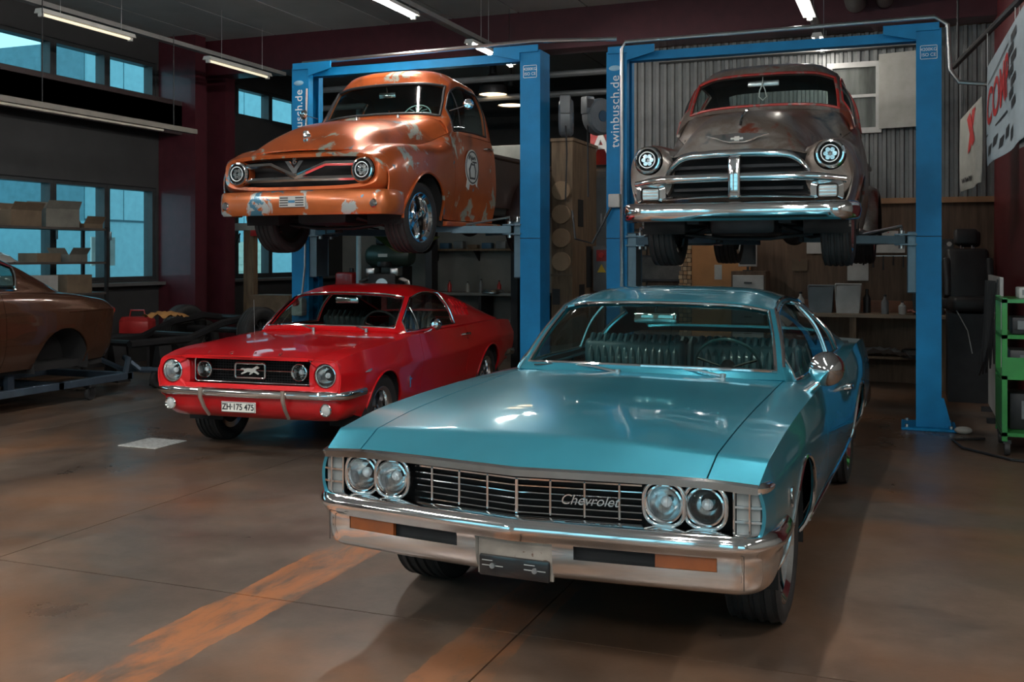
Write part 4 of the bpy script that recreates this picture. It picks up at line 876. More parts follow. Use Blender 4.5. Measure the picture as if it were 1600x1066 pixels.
    for k in range(5): B().tube([(.006, -.10+k*.035, .075+.02*math.sin(k*2.1)), (.006, -.085+k*.035, .115+.012*math.cos(k)), (.006, -.07+k*.035, .075)], .005, 5).build('decal_stroke', DK, dc)
    for k in range(5): B().box(.004, .007, .0+k*.022, .014+k*.022, .045, .062).build('decal_stroke', DK, dc)
    B().ext([(-.15, -.20), (-.09, -.23), (-.06, -.15), (-.12, -.12)], -.006, .003, 'X').build('decal_piston', DW, dc); B().ext([(.06, -.14), (.12, -.19), (.16, -.06), (.12, -.02)], -.006, .003, 'X').build('decal_shield', DW, dc)
    door_handle(car, 1, (fx(1.5, 1.13), 1.50, 1.13))
    for s in (-1, 1):
        mo = B().lathe([(.001, .03), (.04, .025), (.056, 0), (.05, -.008), (.001, -.006)], 20, 'Y').build('side_mirror', CHROME, car, loc=(s*1.0, .72, 1.52), rot=(0, 0, R(180+s*15))); B().tube([(0, .01, 0), (s*.06, -.02, -.02), (s*.20, -.02, -.06)], .006, 6).build('mirror_arm', CHROME, mo)
        wiper(car, (s*.25, .60, 1.415), (s*.25-.22, .63, 1.44), (s*.25+.18, .64, 1.45))
    b2 = B().rbox(-.1, .1, -.01, .01, -.032, .032, .01).build('rear_view_mirror', CHROME, car, loc=(-.05, .90, 1.70)); B().tube([(0, 0, .02), (0, -.02, .08)], .006, 6).build('mirror_stem', CHROME, b2)
    wd = B().tube([(.15*math.cos(a), 0, .13*math.sin(a)) for a in np.linspace(0, PI, 16)], .006, 6).build('windshield_decal', mat('decal_aqua', (.4, .62, .62), .5), car, loc=(.42, .70, 1.43), rot=(R(-25), 0, R(8)))
    for k in range(6): B().tube([(.14*math.cos(.3+k*.5), 0, .11*math.sin(.3+k*.5)), (.07*math.cos(.5+k*.45), 0, .05*math.sin(.5+k*.45)+.02), (.02-.01*k, 0, .01)], .005, 5).build('decal_stroke', mat('decal_aqua', (.4, .62, .62), .5), wd)
    return car
def make_chevy():
    Z0 = 1.53; car = empty('bare_metal_pickup', (-1.309, 9.237, Z0), R(-1.66), 'bare metal pickup with big chrome grille raised on the lift by the corrugated wall', 'pickup truck')
    rows = [(-.64, (.85, .50), (.895, .62), (.905, .80), (.76, .985), (.54, .935), (.46, .95), (.25, .965, -.02), (0, .970, -.03)),
            (-.50, (.86, .46), (.915, .62), (.928, .83), (.79, 1.045), (.535, .985), (.47, 1.055), (.30, 1.16), (0, 1.195)),
            (-.28, (.87, .42), (.925, .62), (.935, .84), (.81, 1.065), (.545, 1.01), (.50, 1.11), (.34, 1.265), (0, 1.32)),
            (.10, (.87, .39), (.92, .60), (.932, .84), (.83, 1.065), (.59, 1.04), (.54, 1.16), (.38, 1.33), (0, 1.39)),
            (.44, (.85, .36), (.90, .58), (.91, .84), (.85, 1.075), (.67, 1.11), (.60, 1.23), (.42, 1.385), (0, 1.435)),
            (.62, (.84, .35), (.885, .57), (.895, .84), (.87, 1.09), (.80, 1.225), (.69, 1.395), (.46, 1.445), (0, 1.465)),
            (1.1, (.84, .35), (.882, .57), (.892, .84), (.872, 1.09), (.83, 1.25), (.68, 1.30), (.44, 1.30), (0, 1.30)),
            (1.60, (.83, .35), (.875, .57), (.885, .84), (.862, 1.09), (.82, 1.25), (.68, 1.30), (.44, 1.30), (0, 1.30))]
    net = [[(p[0], y+(p[2] if len(p) > 2 else 0), p[1]) for p in r] for y, *r in rows]
    S = Skin(net, 8, 6, scol=(4,)); AR = [(0, .38, .40)]
    gh = [((.82, .60, 1.25), (.79, .61, 1.31), (.71, .635, 1.40), (.56, .60, 1.435), (.30, .575, 1.455), (0, .57, 1.46)),
          ((.83, .68, 1.255), (.785, .69, 1.43), (.69, .725, 1.585), (.54, .68, 1.615), (.29, .655, 1.635), (0, .65, 1.64)),
          ((.832, .78, 1.255), (.775, .79, 1.54), (.655, .83, 1.755), (.51, .78, 1.80), (.28, .75, 1.82), (0, .745, 1.825)),
          ((.835, .92, 1.255), (.77, .92, 1.59), (.645, .92, 1.81), (.50, .87, 1.88), (.28, .84, 1.905), (0, .835, 1.912)),
          ((.835, 1.2, 1.255), (.77, 1.2, 1.60), (.64, 1.2, 1.83), (.50, 1.18, 1.91), (.28, 1.17, 1.945), (0, 1.17, 1.952)),
          ((.83, 1.46, 1.25), (.765, 1.48, 1.56), (.635, 1.50, 1.77), (.49, 1.52, 1.84), (.27, 1.53, 1.87), (0, 1.53, 1.875)),
          ((.81, 1.58, 1.25), (.745, 1.61, 1.44), (.62, 1.64, 1.60), (.48, 1.66, 1.63), (.26, 1.67, 1.64), (0, 1.67, 1.64)),
          ((.79, 1.60, 1.22), (.73, 1.63, 1.225), (.60, 1.66, 1.23), (.46, 1.68, 1.23), (.25, 1.69, 1.23), (0, 1.69, 1.23))]
    Gs = Skin(gh, 8, 8, scol=(2,)); W = [(.25, 2.0, 2.15, 5)]; SW = [(.9, 4.75, .15, 1.75)]; RW = [(5.35, 6.55, 2.9, 5)]
    fx = truck_common(car, S, Gs, BAREM, 7, W, SW, RW, AR, 5.0, mat('dark_seat', (.03, .028, .027), .5), GLASS, REDEDGE)
    S.build('cowl_panel', S.mask([(5, 5.5, 4, 7)]), BAREM, car)
    for s in (-1, 1):
        wheel(car, (s*.745, 0, .33), s, .33, .24, .215, 'five'); wheel(car, (s*.745, 2.85, .33), s, .33, .25, .215, 'five')
        B().rbox(s*.84-.10, s*.84+.05, .45, 1.7, .30, .34, .012).build('running_board', BAREM, car)
        # fender nose closing panel with the headlight in it
        ring_loops(car, 'fender_nose', [sup(s*.725, -.50, .77, .19, .26, .8), sup(s*.725, -.66, .79, .185, .235, .85), sup(s*.742, -.70, .90, .125, .125, 1), sup(s*.742, -.62, .90, .11, .11, 1)], BAREM)
        hd = headlamp(car, (s*.745, -.705, .905), .092, ring=.026, dark=True)
    bed(car, BAREM, 1.72, 3.7, 1.12)
    # ---- heavy chrome grille: arched top bar, centre bar, middle and lower bars, end boxes with square lamps
    B().box(-.62, .62, -.60, -.58, .53, .94).build('grille_backing', DARKREC, car)
    tp = arc_path([(-.60, -.70, .745), (-.535, -.72, .835), (-.45, -.735, .90), (-.25, -.755, .925), (0, -.765, .93), (.25, -.755, .925), (.45, -.735, .90), (.535, -.72, .835), (.60, -.70, .745)], 5)
    pr = [(-.05, -.03), (.0, -.035), (.022, -.01), (.018, .02), (-.005, .035), (-.05, .03)]
    gr = bar_sweep(tp, pr).build('grille', CHROME, car, 60)
    bar_sweep(arc_path([(-.86, -.66, .705), (-.70, -.72, .725), (-.3, -.765, .735), (0, -.775, .738), (.3, -.765, .735), (.70, -.72, .725), (.86, -.66, .705)], 5), [(-.05, -.035), (.005, -.038), (.025, -.012), (.02, .022), (-.005, .036), (-.05, .032)]).build('middle_bar', CHROME, gr, 60)
    bar_sweep(arc_path([(-.62, -.70, .555), (-.3, -.745, .565), (0, -.755, .568), (.3, -.745, .565), (.62, -.70, .555)], 5), [(-.05, -.03), (.005, -.03), (.02, 0), (.0, .028), (-.05, .028)]).build('lower_bar', CHROME, gr, 60)
    B().rbox(-.052, .052, -.815, -.74, .555, .90, .025, 3).build('centre_bar', CHROME, gr)
    for z in (.645, .83):
        bar_sweep([(-.53, -.66), (0, -.70), (.53, -.66)], [(-.02, z-.014), (0, z-.012), (.004, z+.012), (-.02, z+.014)]).build('inner_slat', BLKMET, gr)
    for s in (-1, 1):
        eb = ring_loops(car, 'parking_lamp_box', [sup(s*.72, -.62, .61, .13, .085, .4), sup(s*.72, -.705, .61, .128, .082, .4), sup(s*.725, -.715, .612, .085, .058, .4), sup(s*.725, -.69, .612, .08, .053, .4)], CHROME)
        B().rbox(s*.725-.07, s*.725+.07, -.708, -.685, .565, .658, .012).build('parking_lamp', mat('lamp_frosted', (.45, .47, .47), .25), eb)
        for k in range(3): B().box(s*.725-.065, s*.725+.065, -.711, -.707, .582+k*.027, .586+k*.027).build('lens_rib', CHROME, eb)
    bu = bar_sweep(arc_path([(-.95, -.50), (-.955, -.68), (-.90, -.80), (-.55, -.85), (0, -.87), (.55, -.85), (.90, -.80), (.955, -.68), (.95, -.50)], 6), [(-.05, .525), (-.012, .53), (.01, .505), (.016, .455), (.006, .40), (-.02, .375), (-.05, .375)]).build('front_bumper', CHROME, car, 60)
    for x in (-.42, .42, -.75, .75): B().sph((x, -.872+abs(x)*.045, .47), .013, 10, 8).build('bumper_bolt', CHROME, bu)
    # hood: centre strip, wing emblem
    strip(car, 'hood_spear', [tuple(S.G[i, S.h]+S.N[i, S.h]*.008) for i in range(7, 20)], .013, CHROME)
    wing = [(-.26, .03), (-.16, .035), (0, .045), (.16, .035), (.26, .03), (.17, .005), (.12, -.02), (.06, -.035), (-.06, -.035), (-.12, -.02), (-.17, .005)]
    he = B().ext(wing, -.018, .0).build('hood_emblem', CHROME, car, loc=(0, -.655, 1.06), rot=(R(-22), 0, 0)); B().ext([(-.05, .0), (-.02, .0), (-.02, .012), (.02, .012), (.02, 0), (.05, 0), (.05, -.014), (.02, -.014), (.02, -.026), (-.02, -.026), (-.02, -.014), (-.05, -.014)], -.024, -.018).build('bow_tie', mat('pewter', (.7, .69, .66), .4, .4), he)
    # mirror hanger + hook
    b2 = B().rbox(-.15, .15, -.012, .012, -.03, .03, .012).build('rear_view_mirror', STEEL, car, loc=(-.03, .86, 1.755))
    B().tube([(0, -.02, .10), (0, -.025, -.0), (-.03, -.025, -.07), (-.035, -.025, -.13), (0, -.025, -.165), (.035, -.025, -.13), (.02, -.025, -.06), (.0, -.025, -.02)], .006, 6).build('hanging_hook', LAMPWHITE, b2)
    fg = B().box(-.10, .10, -.002, .002, -.12, .12).build('flag', mat('flag_blue', (.03, .04, .12), .7), car, loc=(.27, 1.60, 1.45))
    for i in range(3):
        for j in range(3): B().lathe([(.001, 0), (.014, 0), (.001, -.004)], 5, 'Y').build('star', LAMPWHITE, fg, loc=(-.06+i*.055, -.003, -.07+j*.07))
    B().box(.10, .15, -.002, .002, -.12, .12).build('flag_stripe', mat('flag_red', (.35, .03, .03), .7), fg)
    return car
F100 = make_f100(); CHEVY = make_chevy()
# ------------------------------------------------------------------ bronze coupe body on a dolly by the windows
BRONZE = paint('bronze_paint', (.085, .036, .02), .3, .25, 1., .45)
def make_brown():
    car = empty('bronze_coupe', (-9.2, 5.46, .20), 0, 'bronze brown vintage coupe body without wheels sitting on a dolly by the windows', 'car')
    rows = [(-.85, (.70, .45), (.78, .52), (.80, .66), (.78, .80), (.66, .90), (.48, .93), (.25, .95), (0, .96)),
            (-.5, (.80, .34), (.88, .45), (.905, .64), (.89, .82), (.80, .95), (.60, .98), (.32, 1.0), (0, 1.01)),
            (0, (.82, .28), (.90, .42), (.93, .63), (.915, .82), (.84, .985), (.65, 1.02), (.35, 1.05), (0, 1.06)),
            (.8, (.82, .26), (.90, .41), (.93, .63), (.92, .83), (.86, 1.01), (.68, 1.06), (.36, 1.08), (0, 1.09)),
            (1.6, (.82, .26), (.90, .41), (.93, .63), (.92, .83), (.86, 1.02), (.70, 1.06), (.36, 1.06), (0, 1.06)),
            (2.3, (.82, .26), (.90, .41), (.935, .63), (.925, .84), (.86, 1.02), (.68, 1.06), (.36, 1.08), (0, 1.09)),
            (2.9, (.82, .27), (.895, .41), (.925, .63), (.915, .84), (.84, 1.0), (.64, 1.045), (.34, 1.065), (0, 1.07)),
            (3.4, (.78, .28), (.85, .41), (.88, .62), (.885, .83), (.79, .955), (.58, .99), (.30, 1.01), (0, 1.015)),
            (3.72, (.68, .30), (.75, .42), (.785, .62), (.81, .82), (.70, .90), (.50, .92), (.26, .93), (0, .935)),
            (3.84, (.50, .36), (.58, .44), (.63, .60), (.66, .78), (.58, .83), (.42, .84), (.22, .845), (0, .845))]
    net = [[(p[0], y, p[1]) for p in r] for y, *r in rows]
    S = Skin(net, 8, 6, scol=(3,)); AR = [(0, .33, .37), (2.9, .30, .36)]; fx = side_x(S)
    S.build('hood', S.mask([(0, 3, 5, 7)]), BRONZE, car); S.build('trunk_lid', S.mask([(6.4, 9, 5, 7)]), BRONZE, car); S.build('cowl_panel', S.mask([(3, 3.3, 5, 7)]), BRONZE, car)
    for sd, nm in (('L', 1), ('R', -1)):
        S.build('front_fender', S.mask([(0, 3.1, 0, 5)], sd), BRONZE, car, arches=AR); S.build('door', S.mask([(3.1, 4.7, 0, 5)], sd), BRONZE, car); S.build('rear_quarter', S.mask([(4.7, 9, 0, 5)], sd), BRONZE, car, arches=AR)
        for a in AR: wheel_well(car, nm*.5, nm*.86, a[0], a[1], a[2]+.01)
        strip(car, 'body_crease_trim', [(nm*(fx(y, .83)+.003), y, .83) for y in np.linspace(2.95, 3.74, 8)], .008, BRONZE)
        B().lathe([(.001, .05), (.03, .045), (.05, .01), (.055, -.03)], 16, 'Y').build('tail_lamp', REDLENS, car, loc=(nm*.70, 3.78, .80))
    B().ext([(-.56, .36), (.56, .36), (.64, .6), (.57, .83), (-.57, .83), (-.64, .6)], 3.80, 3.845).build('tail_panel', BRONZE, car); B().box(-.74, .74, .4, 3.6, .22, .30).build('floor_pan', DARKREC, car)
    gh = [((.74, .82, 1.05), (.735, .83, 1.06), (.72, .84, 1.07), (.56, .78, 1.085), (.30, .74, 1.095), (0, .73, 1.10)),
          ((.79, 1.0, 1.05), (.745, 1.03, 1.17), (.67, 1.07, 1.27), (.52, 1.02, 1.30), (.28, .99, 1.315), (0, .98, 1.32)),
          ((.81, 1.25, 1.05), (.73, 1.25, 1.30), (.60, 1.28, 1.43), (.47, 1.25, 1.48), (.26, 1.22, 1.50), (0, 1.21, 1.505)),
          ((.81, 1.7, 1.05), (.72, 1.7, 1.33), (.58, 1.7, 1.475), (.46, 1.7, 1.53), (.25, 1.7, 1.555), (0, 1.7, 1.56)),
          ((.81, 2.05, 1.05), (.725, 2.05, 1.31), (.59, 2.05, 1.45), (.46, 2.05, 1.51), (.25, 2.05, 1.535), (0, 2.05, 1.54)),
          ((.80, 2.35, 1.05), (.735, 2.40, 1.22), (.62, 2.45, 1.33), (.48, 2.48, 1.37), (.26, 2.5, 1.39), (0, 2.5, 1.395)),
          ((.77, 2.65, 1.04), (.72, 2.72, 1.12), (.64, 2.80, 1.165), (.49, 2.84, 1.18), (.26, 2.86, 1.19), (0, 2.87, 1.19)),
          ((.74, 2.95, 1.01), (.70, 3.02, 1.025), (.63, 3.08, 1.035), (.48, 3.10, 1.04), (.26, 3.11, 1.04), (0, 3.12, 1.04))]
    Gs = Skin(gh, 8, 8, scol=(2,)); W = [(.2, 1.9, 2.2, 5)]; SW = [(.6, 5.0, .15, 1.75)]; RW = [(5.0, 6.6, 2.6, 5)]
    full = Gs.mask([(0, 7, 0, 5)]); cut = Gs.mask(W) | Gs.mask(RW) | Gs.mask(SW); Gs.build('roof', full & ~cut, BRONZE, car, gap=0, lip=.025)
    Gs.build('windshield', Gs.mask(W), TINT, car, gap=0, lip=0, off=-.01); Gs.build('rear_window', Gs.mask(RW), TINT, car, gap=0, lip=0, off=-.01)
    for sd, nm in (('L', 1), ('R', -1)):
        Gs.build('side_window', Gs.mask(SW, sd), TINT, car, gap=0, lip=0, off=-.01); strip(car, 'window_trim', Gs.line([(.6, .15), (.6, 1.75), (5.0, 1.75), (5.0, .15), (.6, .15)], nm, .003), .012, CHROME)
    return car
BROWN = make_brown()
DOLLYM = mat('dolly_blue_grey', (.07, .10, .14), .45, .5)
dl = empty('body_dolly', (-9.2, 5.46, 0), 0, 'blue grey steel dolly on castors under the bronze coupe body', 'dolly')
for s in (-1, 1):
    B().rbox(s*.62-.04, s*.62+.04, -.5, 4.2, .17, .25, .006, 1).build('side_rail', DOLLYM, dl)
    for y in (1.0, 2.4): B().box(s*.62-.03, s*.62+.03, y, y+.08, .25, .425).build('riser', DOLLYM, dl)
for y in (-.4, 1.4, 3.1, 4.14): B().rbox(-.66, .66, y-.04, y+.04, .17, .25, .006, 1).build('cross_member', DOLLYM, dl)
for s in (-1, 1):
    B().tube([(s*.62, 4.1, .22), (s*.45, 4.35, .38), (s*.25, 4.5, .38), (0.25+s*.15, 4.62, .22), (.6+s*.1, 4.7, .22)], .035, 6).build('tow_bar', DOLLYM, dl)
    for y in (-.4, 3.55):
        c = B().rbox(s*.62-.05, s*.62+.05, y-.05, y+.05, .14, .17, .006, 1).build('castor', BLKMET, dl); B().box(s*.62-.035, s*.62-.028, y-.03, y+.03, .05, .15).build('fork_plate', BLKMET, c); B().box(s*.62+.028, s*.62+.035, y-.03, y+.03, .05, .15).build('fork_plate', BLKMET, c); B().lathe([(.02, -.022), (.065, -.022), (.07, 0), (.065, .022), (.02, .022)], 18, 'X', True).build('castor_wheel', RUBBER, c, loc=(s*.62, y, .07))
c = B().box(.56, .567, 4.62, 4.72, .08, .2).box(.63, .637, 4.62, 4.72, .08, .2).box(.56, .637, 4.62, 4.72, .2, .21).build('tow_castor_fork', BLKMET, dl); B().lathe([(.03, -.028), (.10, -.028), (.108, 0), (.10, .028), (.03, .028)], 20, 'X', True).build('castor_wheel', RUBBER, c, loc=(.60, 4.67, .108))
# ------------------------------------------------------------------ two blue two-post lifts
BLUE = mat('lift_blue', (.001, .18, .42), .55, 0, var=.1, spec=.3)
BLUED = mat('lift_arm_blue_grey', (.10, .17, .22), .45, .4)
WHITE = mat('white_print', (.8, .82, .82), .5)
def lift(name, uL, uR, v, h, label, truck, zrail, pads):
    L = empty(name, ((uL+uR)/2, v, 0), 0, label, 'car lift'); c = (uL+uR)/2; hw = (uR-uL)/2
    for s in (-1, 1):
        x = s*hw; p = B().box(x-.11, x+.11, -.15, -.135, 0, h).box(x-.11, x+.11, .135, .15, 0, h).box(x+s*.095, x+s*.11, -.135, .135, 0, h).box(x-s*.11, x-s*.10, -.135, -.06, 0, h).box(x-s*.11, x-s*.10, .06, .135, 0, h).build('post', BLUE, L)
        B().rbox(x-.24, x+.24, -.26, .26, 0, .025, .006, 1).build('base_plate', BLUE, p)
        for t in (1,): B().ext([(x+t*.11, .025), (x+t*.20, .025), (x+t*.13, .30), (x+t*.11, .30)], -.15, -.135).build('gusset', BLUE, p)
        for t in (-.19, .19):
            for q in (-.2, .2): B().cyl((x+t, q, .025), (x+t, q, .05), .018, n=6).build('anchor_bolt', STEEL, p)
        B().box(x-.112, x+.112, -.153, -.15, 1.80, 1.806).build('seam', DARKREC, p)
        cg = B().rbox(x-s*.19, x-s*.10, -.13, .13, zrail-.62, zrail-.04, .01, 1).build('carriage', BLUED, L)
        B().box(min(x-s*.30, x-s*.10), max(x-s*.30, x-s*.10), -.17, .17, zrail-.17, zrail-.155).box(min(x-s*.30, x-s*.10), max(x-s*.30, x-s*.10), -.17, .17, zrail-.075, zrail-.06).build('arm_bracket', BLUED, cg)
        for t in (-.11, .11): B().cyl((x-s*.24, t, zrail-.20), (x-s*.24, t, zrail-.03), .025, n=12).build('arm_pin', STEEL, cg)
        for k, (pu, pv) in enumerate(pads):
            if (pu-c)*s < 0: continue
            a = Vector((x-s*.24, -.11 if pv < v else .11, zrail-.115)); b = Vector((pu-c, pv-v, zrail-.115)); d = (b-a).normalized(); n = Vector((-d.y, d.x, 0)); m_ = a.lerp(b, .55)
            def bar(p0, p1, w, h0, h1): return B().add([p0+n*w+Vector((0, 0, h0)), p0-n*w+Vector((0, 0, h0)), p0-n*w+Vector((0, 0, h1)), p0+n*w+Vector((0, 0, h1)), p1+n*w+Vector((0, 0, h0)), p1-n*w+Vector((0, 0, h0)), p1-n*w+Vector((0, 0, h1)), p1+n*w+Vector((0, 0, h1))], [(0, 1, 2, 3), (7, 6, 5, 4), (0, 4, 5, 1), (1, 5, 6, 2), (2, 6, 7, 3), (3, 7, 4, 0)])
            ar = bar(a, m_, .06, -.04, .035).build('lift_arm', BLUED, L); bar(m_-d*.1, b, .045, -.03, .025).build('arm_extension', BLUED, ar)
            B().lathe([(.001, -.03), (.04, -.03), (.04, .03), (.065, .035), (.065, .112), (.001, .112)], 20, 'Z').build('lift_pad', RUBBER, ar, loc=b)
            B().tube([a+Vector((0, 0, .04)), a+Vector((0, 0, .13)), a.lerp(b, .45)+Vector((0, 0, .04))], .012, 6).build('arm_brace', STEEL, ar)
    # overhead beam, corner gussets, conduit
    B().box(-hw+.11, hw-.11, -.06, .06, h-.09, h-.0).build('overhead_beam', BLUE, L)
    for s in (-1, 1): B().ext([(s*(hw-.11), h-.10), (s*(hw-.40), h-.03), (s*(hw-.40), h+.05), (s*(hw+.09), h+.05), (s*(hw+.09), h-.02), (s*(hw-.11), h-.02)], -.17, -.15).build('corner_gusset', BLUE, L)
    return L, hw
h = 3.74
LA, hwa = lift('two_post_lift', -6.40, -3.64, 10.05, h, 'blue two-post lift holding up the copper orange pickup', None, 2.01, [(-5.60, 9.40), (-4.84, 9.38), (-5.52, 11.5), (-4.76, 11.5)])
LB, hwb = lift('two_post_lift', -2.83, .17, 10.45, h, 'blue two-post lift holding up the bare metal pickup', None, 1.89, [(-1.68, 9.75), (-.92, 9.73), (-1.62, 11.9), (-.86, 11.9)])
B().tube([(-hwa, -.10, h+.06), (hwa+.02, -.10, h+.10), (hwa+.85, .1, h+.10)], .022, 8).build('conduit', STEEL, LA)
B().tube([(-hwb-.05, -.17, .2), (-hwb+.06, -.17, .5), (-hwb+.06, -.17, h+.02), (-hwb+.10, -.17, h+.09), (hwb+.05, -.17, h+.10), (hwb+.16, -.17, h+.02), (hwb+.18, -.17, h-.4), (hwb+.26, -.17, h-.52), (hwb+.55, -.17, h-.56)], .020, 8).build('conduit', STEEL, LB)
for L, hw in ((LA, hwa), (LB, hwb)):
    fr = B().tube([(hw+x, -.152, h-.22+z) for x, z in rrect(.072, .062, .004, 1)], .003, 4, closed=True).build('rating_plate', WHITE, L)
    text_obj('rating_text', '4200KG', .042, WHITE, fr, (hw, -.152, h-.195), (R(90), 0, 0), .001); text_obj('rating_text', 'ISO CE', .042, WHITE, fr, (hw, -.152, h-.245), (R(90), 0, 0), .001)
    text_obj('maker_text', 'twinbusch.de', .135, WHITE, L, (-hw-.015, -.1515, h-.62), (R(90), R(-90), 0), .001, extra=1.05)
    ov = B().lathe([(.001, -.002), (.06, -.002), (.064, 0), (.06, .002)], 24, 'Y').build('maker_badge', mat('badge_pale_blue', (.25, .45, .6), .4), L, loc=(-hw-.02, -.152, h-.17)); ov.scale = (1, 1, .45)
B().rbox(-hwb-.07, -hwb+.05, -.23, -.15, 2.12, 2.26, .01).build('switch_box', LIGHTGREY, LB); B().rbox(-hwb-.09, -hwb+.03, -.24, -.15, .18, .36, .01).build('socket_box', LIGHTGREY, LB)
B().tube([(-hwb-.03, -.2, 2.15), (-hwb-.25, -.2, 1.75), (-hwb-.45, -.15, 1.8), (-hwb-.5, -.1, 2.1)], .012, 6).build('cable', BLACK, LB)
B().rbox(-hwa-.05, -hwa+.09, -.26, -.15, .95, 1.15, .015).build('socket_box', LIGHTGREY, LA); B().lathe([(.001, -.05), (.035, -.05), (.04, 0), (.001, 0)], 16, 'Y').build('red_plug', mat('plug_red', (.5, .03, .03), .4), LA, loc=(-hwa+.02, -.26, 1.1)); B().tube([(-hwa+.05, -.2, 1.15), (-hwa+.08, -.18, 1.5), (-hwa+.09, -.16, 3.5)], .012, 6).build('cable_pipe', STEEL, LA)
# hose reels hung between the lifts
REEL = mat('reel_grey', (.16, .17, .18), .4)
for (u, v, z, rz, lb) in ((-3.38, 10.3, 3.08, 105, 'grey hose reel fixed on the right side of the orange pickup lift'), (-3.16, 10.78, 3.14, 55, 'grey hose reel with dark opening next to the lettered blue post')):
    r = empty('hose_reel', (u, v, z), R(rz), lb, 'hose reel', 'hose reels on the lifts'); r.scale = (.8, .8, .8)
    B().lathe([(.08, -.09), (.22, -.09), (.25, -.06), (.25, .06), (.22, .09), (.08, .09), (.06, .05), (.06, -.05)], 28, 'Y', True).build('drum_case', REEL, r)
    B().cyl((0, -.095, 0), (0, .095, 0), .075, n=18).build('hub', mat('reel_blue', (.02, .08, .15), .4), r); B().rbox(-.27, -.13, -.07, .07, .02, .26, .02).build('hose_outlet', REEL, r)
    B().box(-.262, -.15, -.075, -.07, .10, .22).build('outlet_opening', BLACK, r); B().tube([(-.2, 0, .02), (-.21, -.02, -.5), (-.19, 0, -1.1)], .012, 6).build('hose', BLACK, r); B().box(.10, .30, -.03, .03, -.02, .02).build('bracket', STEEL, r)
# ------------------------------------------------------------------ workshop clutter
CARD = mat('cardboard', (.13, .092, .06), .8, var=.2); CARDG = mat('grey_carton', (.12, .115, .10), .8, var=.2); WOOD = mat('rough_timber', (.15, .10, .06), .7, var=.35, scale=4, stretch=(5, 5, .7), bump=.1)
PAPER = mat('paper', (.5, .5, .48), .8); GREYM = mat('grey_enamel', (.16, .17, .18), .4, .1); REDB = mat('red_enamel', (.38, .02, .02), .4, coat=.3)
def carton(loc, sx, sy, sz, rz, label, m=CARD, open_=True, grp='cartons on the window shelf'):
    o = empty('carton', loc, R(rz), label, 'box', grp); t = .006
    B().box(-sx, sx, -sy, sy, 0, t).box(-sx, -sx+t, -sy, sy, t, sz).box(sx-t, sx, -sy, sy, t, sz).box(-sx+t, sx-t, -sy, -sy+t, t, sz).box(-sx+t, sx-t, sy-t, sy, t, sz).build('box_body', m, o)
    if open_:
        for s in (-1, 1): B().ext([(s*sx, sz), (s*(sx+.06), sz+sx*.55), (s*(sx+.055), sz+sx*.56), (s*(sx-.006), sz)], -sy, sy).build('flap', m, o)
    else: B().box(-sx, sx, -sy, -.004, sz, sz+t).box(-sx, sx, .004, sy, sz, sz+t).build('flap', m, o); B().box(-sx*1.001, sx*1.001, -.02, .02, sz+t, sz+t+.001).build('tape', mat('tape', (.3, .22, .12), .3), o)
    return o
def bottle(loc, h, r, m, label, cap=BLACK, grp='bottles and cans on the benches'):
    o = empty('bottle', loc, 0, label, 'bottle', grp); B().lathe([(.001, 0), (r, 0), (r, h*.62), (r*.4, h*.78), (r*.36, h*.9), (.001, h*.9)], 16).build('bottle_body', m, o); B().cyl((0, 0, h*.9), (0, 0, h), r*.42, n=12).build('cap', cap, o); return o
# ---- shelf with cartons in front of the windows
sh = empty('storage_shelf', (-10.62, 9.4, 0), 0, 'dark open storage shelf standing in front of the windows', 'shelf')
for z in (.55, 1.12, 1.54, 2.0): B().box(-.22, .22, -1.9, 1.86, z-.03, z).build('shelf_board', mat('shelf_board_dark', (.06, .05, .045), .6), sh)
for y in (-1.88, 0, 1.84):
    for x in (-.21, .21): B().box(x-.02, x+.02, y-.02, y+.02, 0, 2.02).build('upright', BLKMET, sh)
for a in [((-10.62, 8.35, 2.0), .2, .3, .36, 4, 'tall grey carton on the top shelf board by the window', CARDG, False), ((-10.62, 9.05, 2.0), .2, .26, .22, -5, 'low closed carton on the top shelf board beside the tall grey one', CARDG, False), ((-10.60, 9.85, 2.0), .18, .27, .20, 6, 'brown open carton in the middle of the top shelf board', CARD, True), ((-10.60, 10.5, 2.0), .19, .24, .24, -12, 'open carton tilted at an angle near the end of the top shelf board', CARDG, True), ((-10.60, 11.0, 2.0), .18, .18, .06, 3, 'flat carton tray at the end of the top shelf board', CARD, True),
          ((-10.60, 10.25, 1.54), .16, .2, .11, 0, 'low dark carton on the middle shelf board', CARD, False), ((-10.60, 10.75, 1.54), .16, .17, .10, 4, 'small carton with open flaps on the middle shelf board', CARDG, True), ((-10.60, 8.9, 1.54), .18, .3, .14, 0, 'wide grey carton on the middle shelf board', CARDG, False), ((-10.60, 10.05, 1.12), .19, .32, .24, 0, 'large pale carton on the lower shelf board', mat('pale_carton', (.32, .32, .31), .8), False), ((-10.60, 10.75, 1.12), .19, .22, .24, 0, 'brown carton with hand hole on the lower shelf board', CARD, False)]: carton(*a)
b = B(); rows = []
for i in range(9): rows.append([(-.17+.34*i/8, -.24+.48*j/10, .13*math.sin(PI*i/8)**.6*math.sin(PI*j/10)**.6+random.uniform(-.012, .012)) for j in range(11)])
tag(b.grid(rows).build('plastic_bag', mat('clear_plastic', (.35, .35, .34), .2, 0, coat=1), None, 50, (-10.6, 9.55, 1.541)), 'crumpled clear plastic bag on the middle shelf board', 'bag')
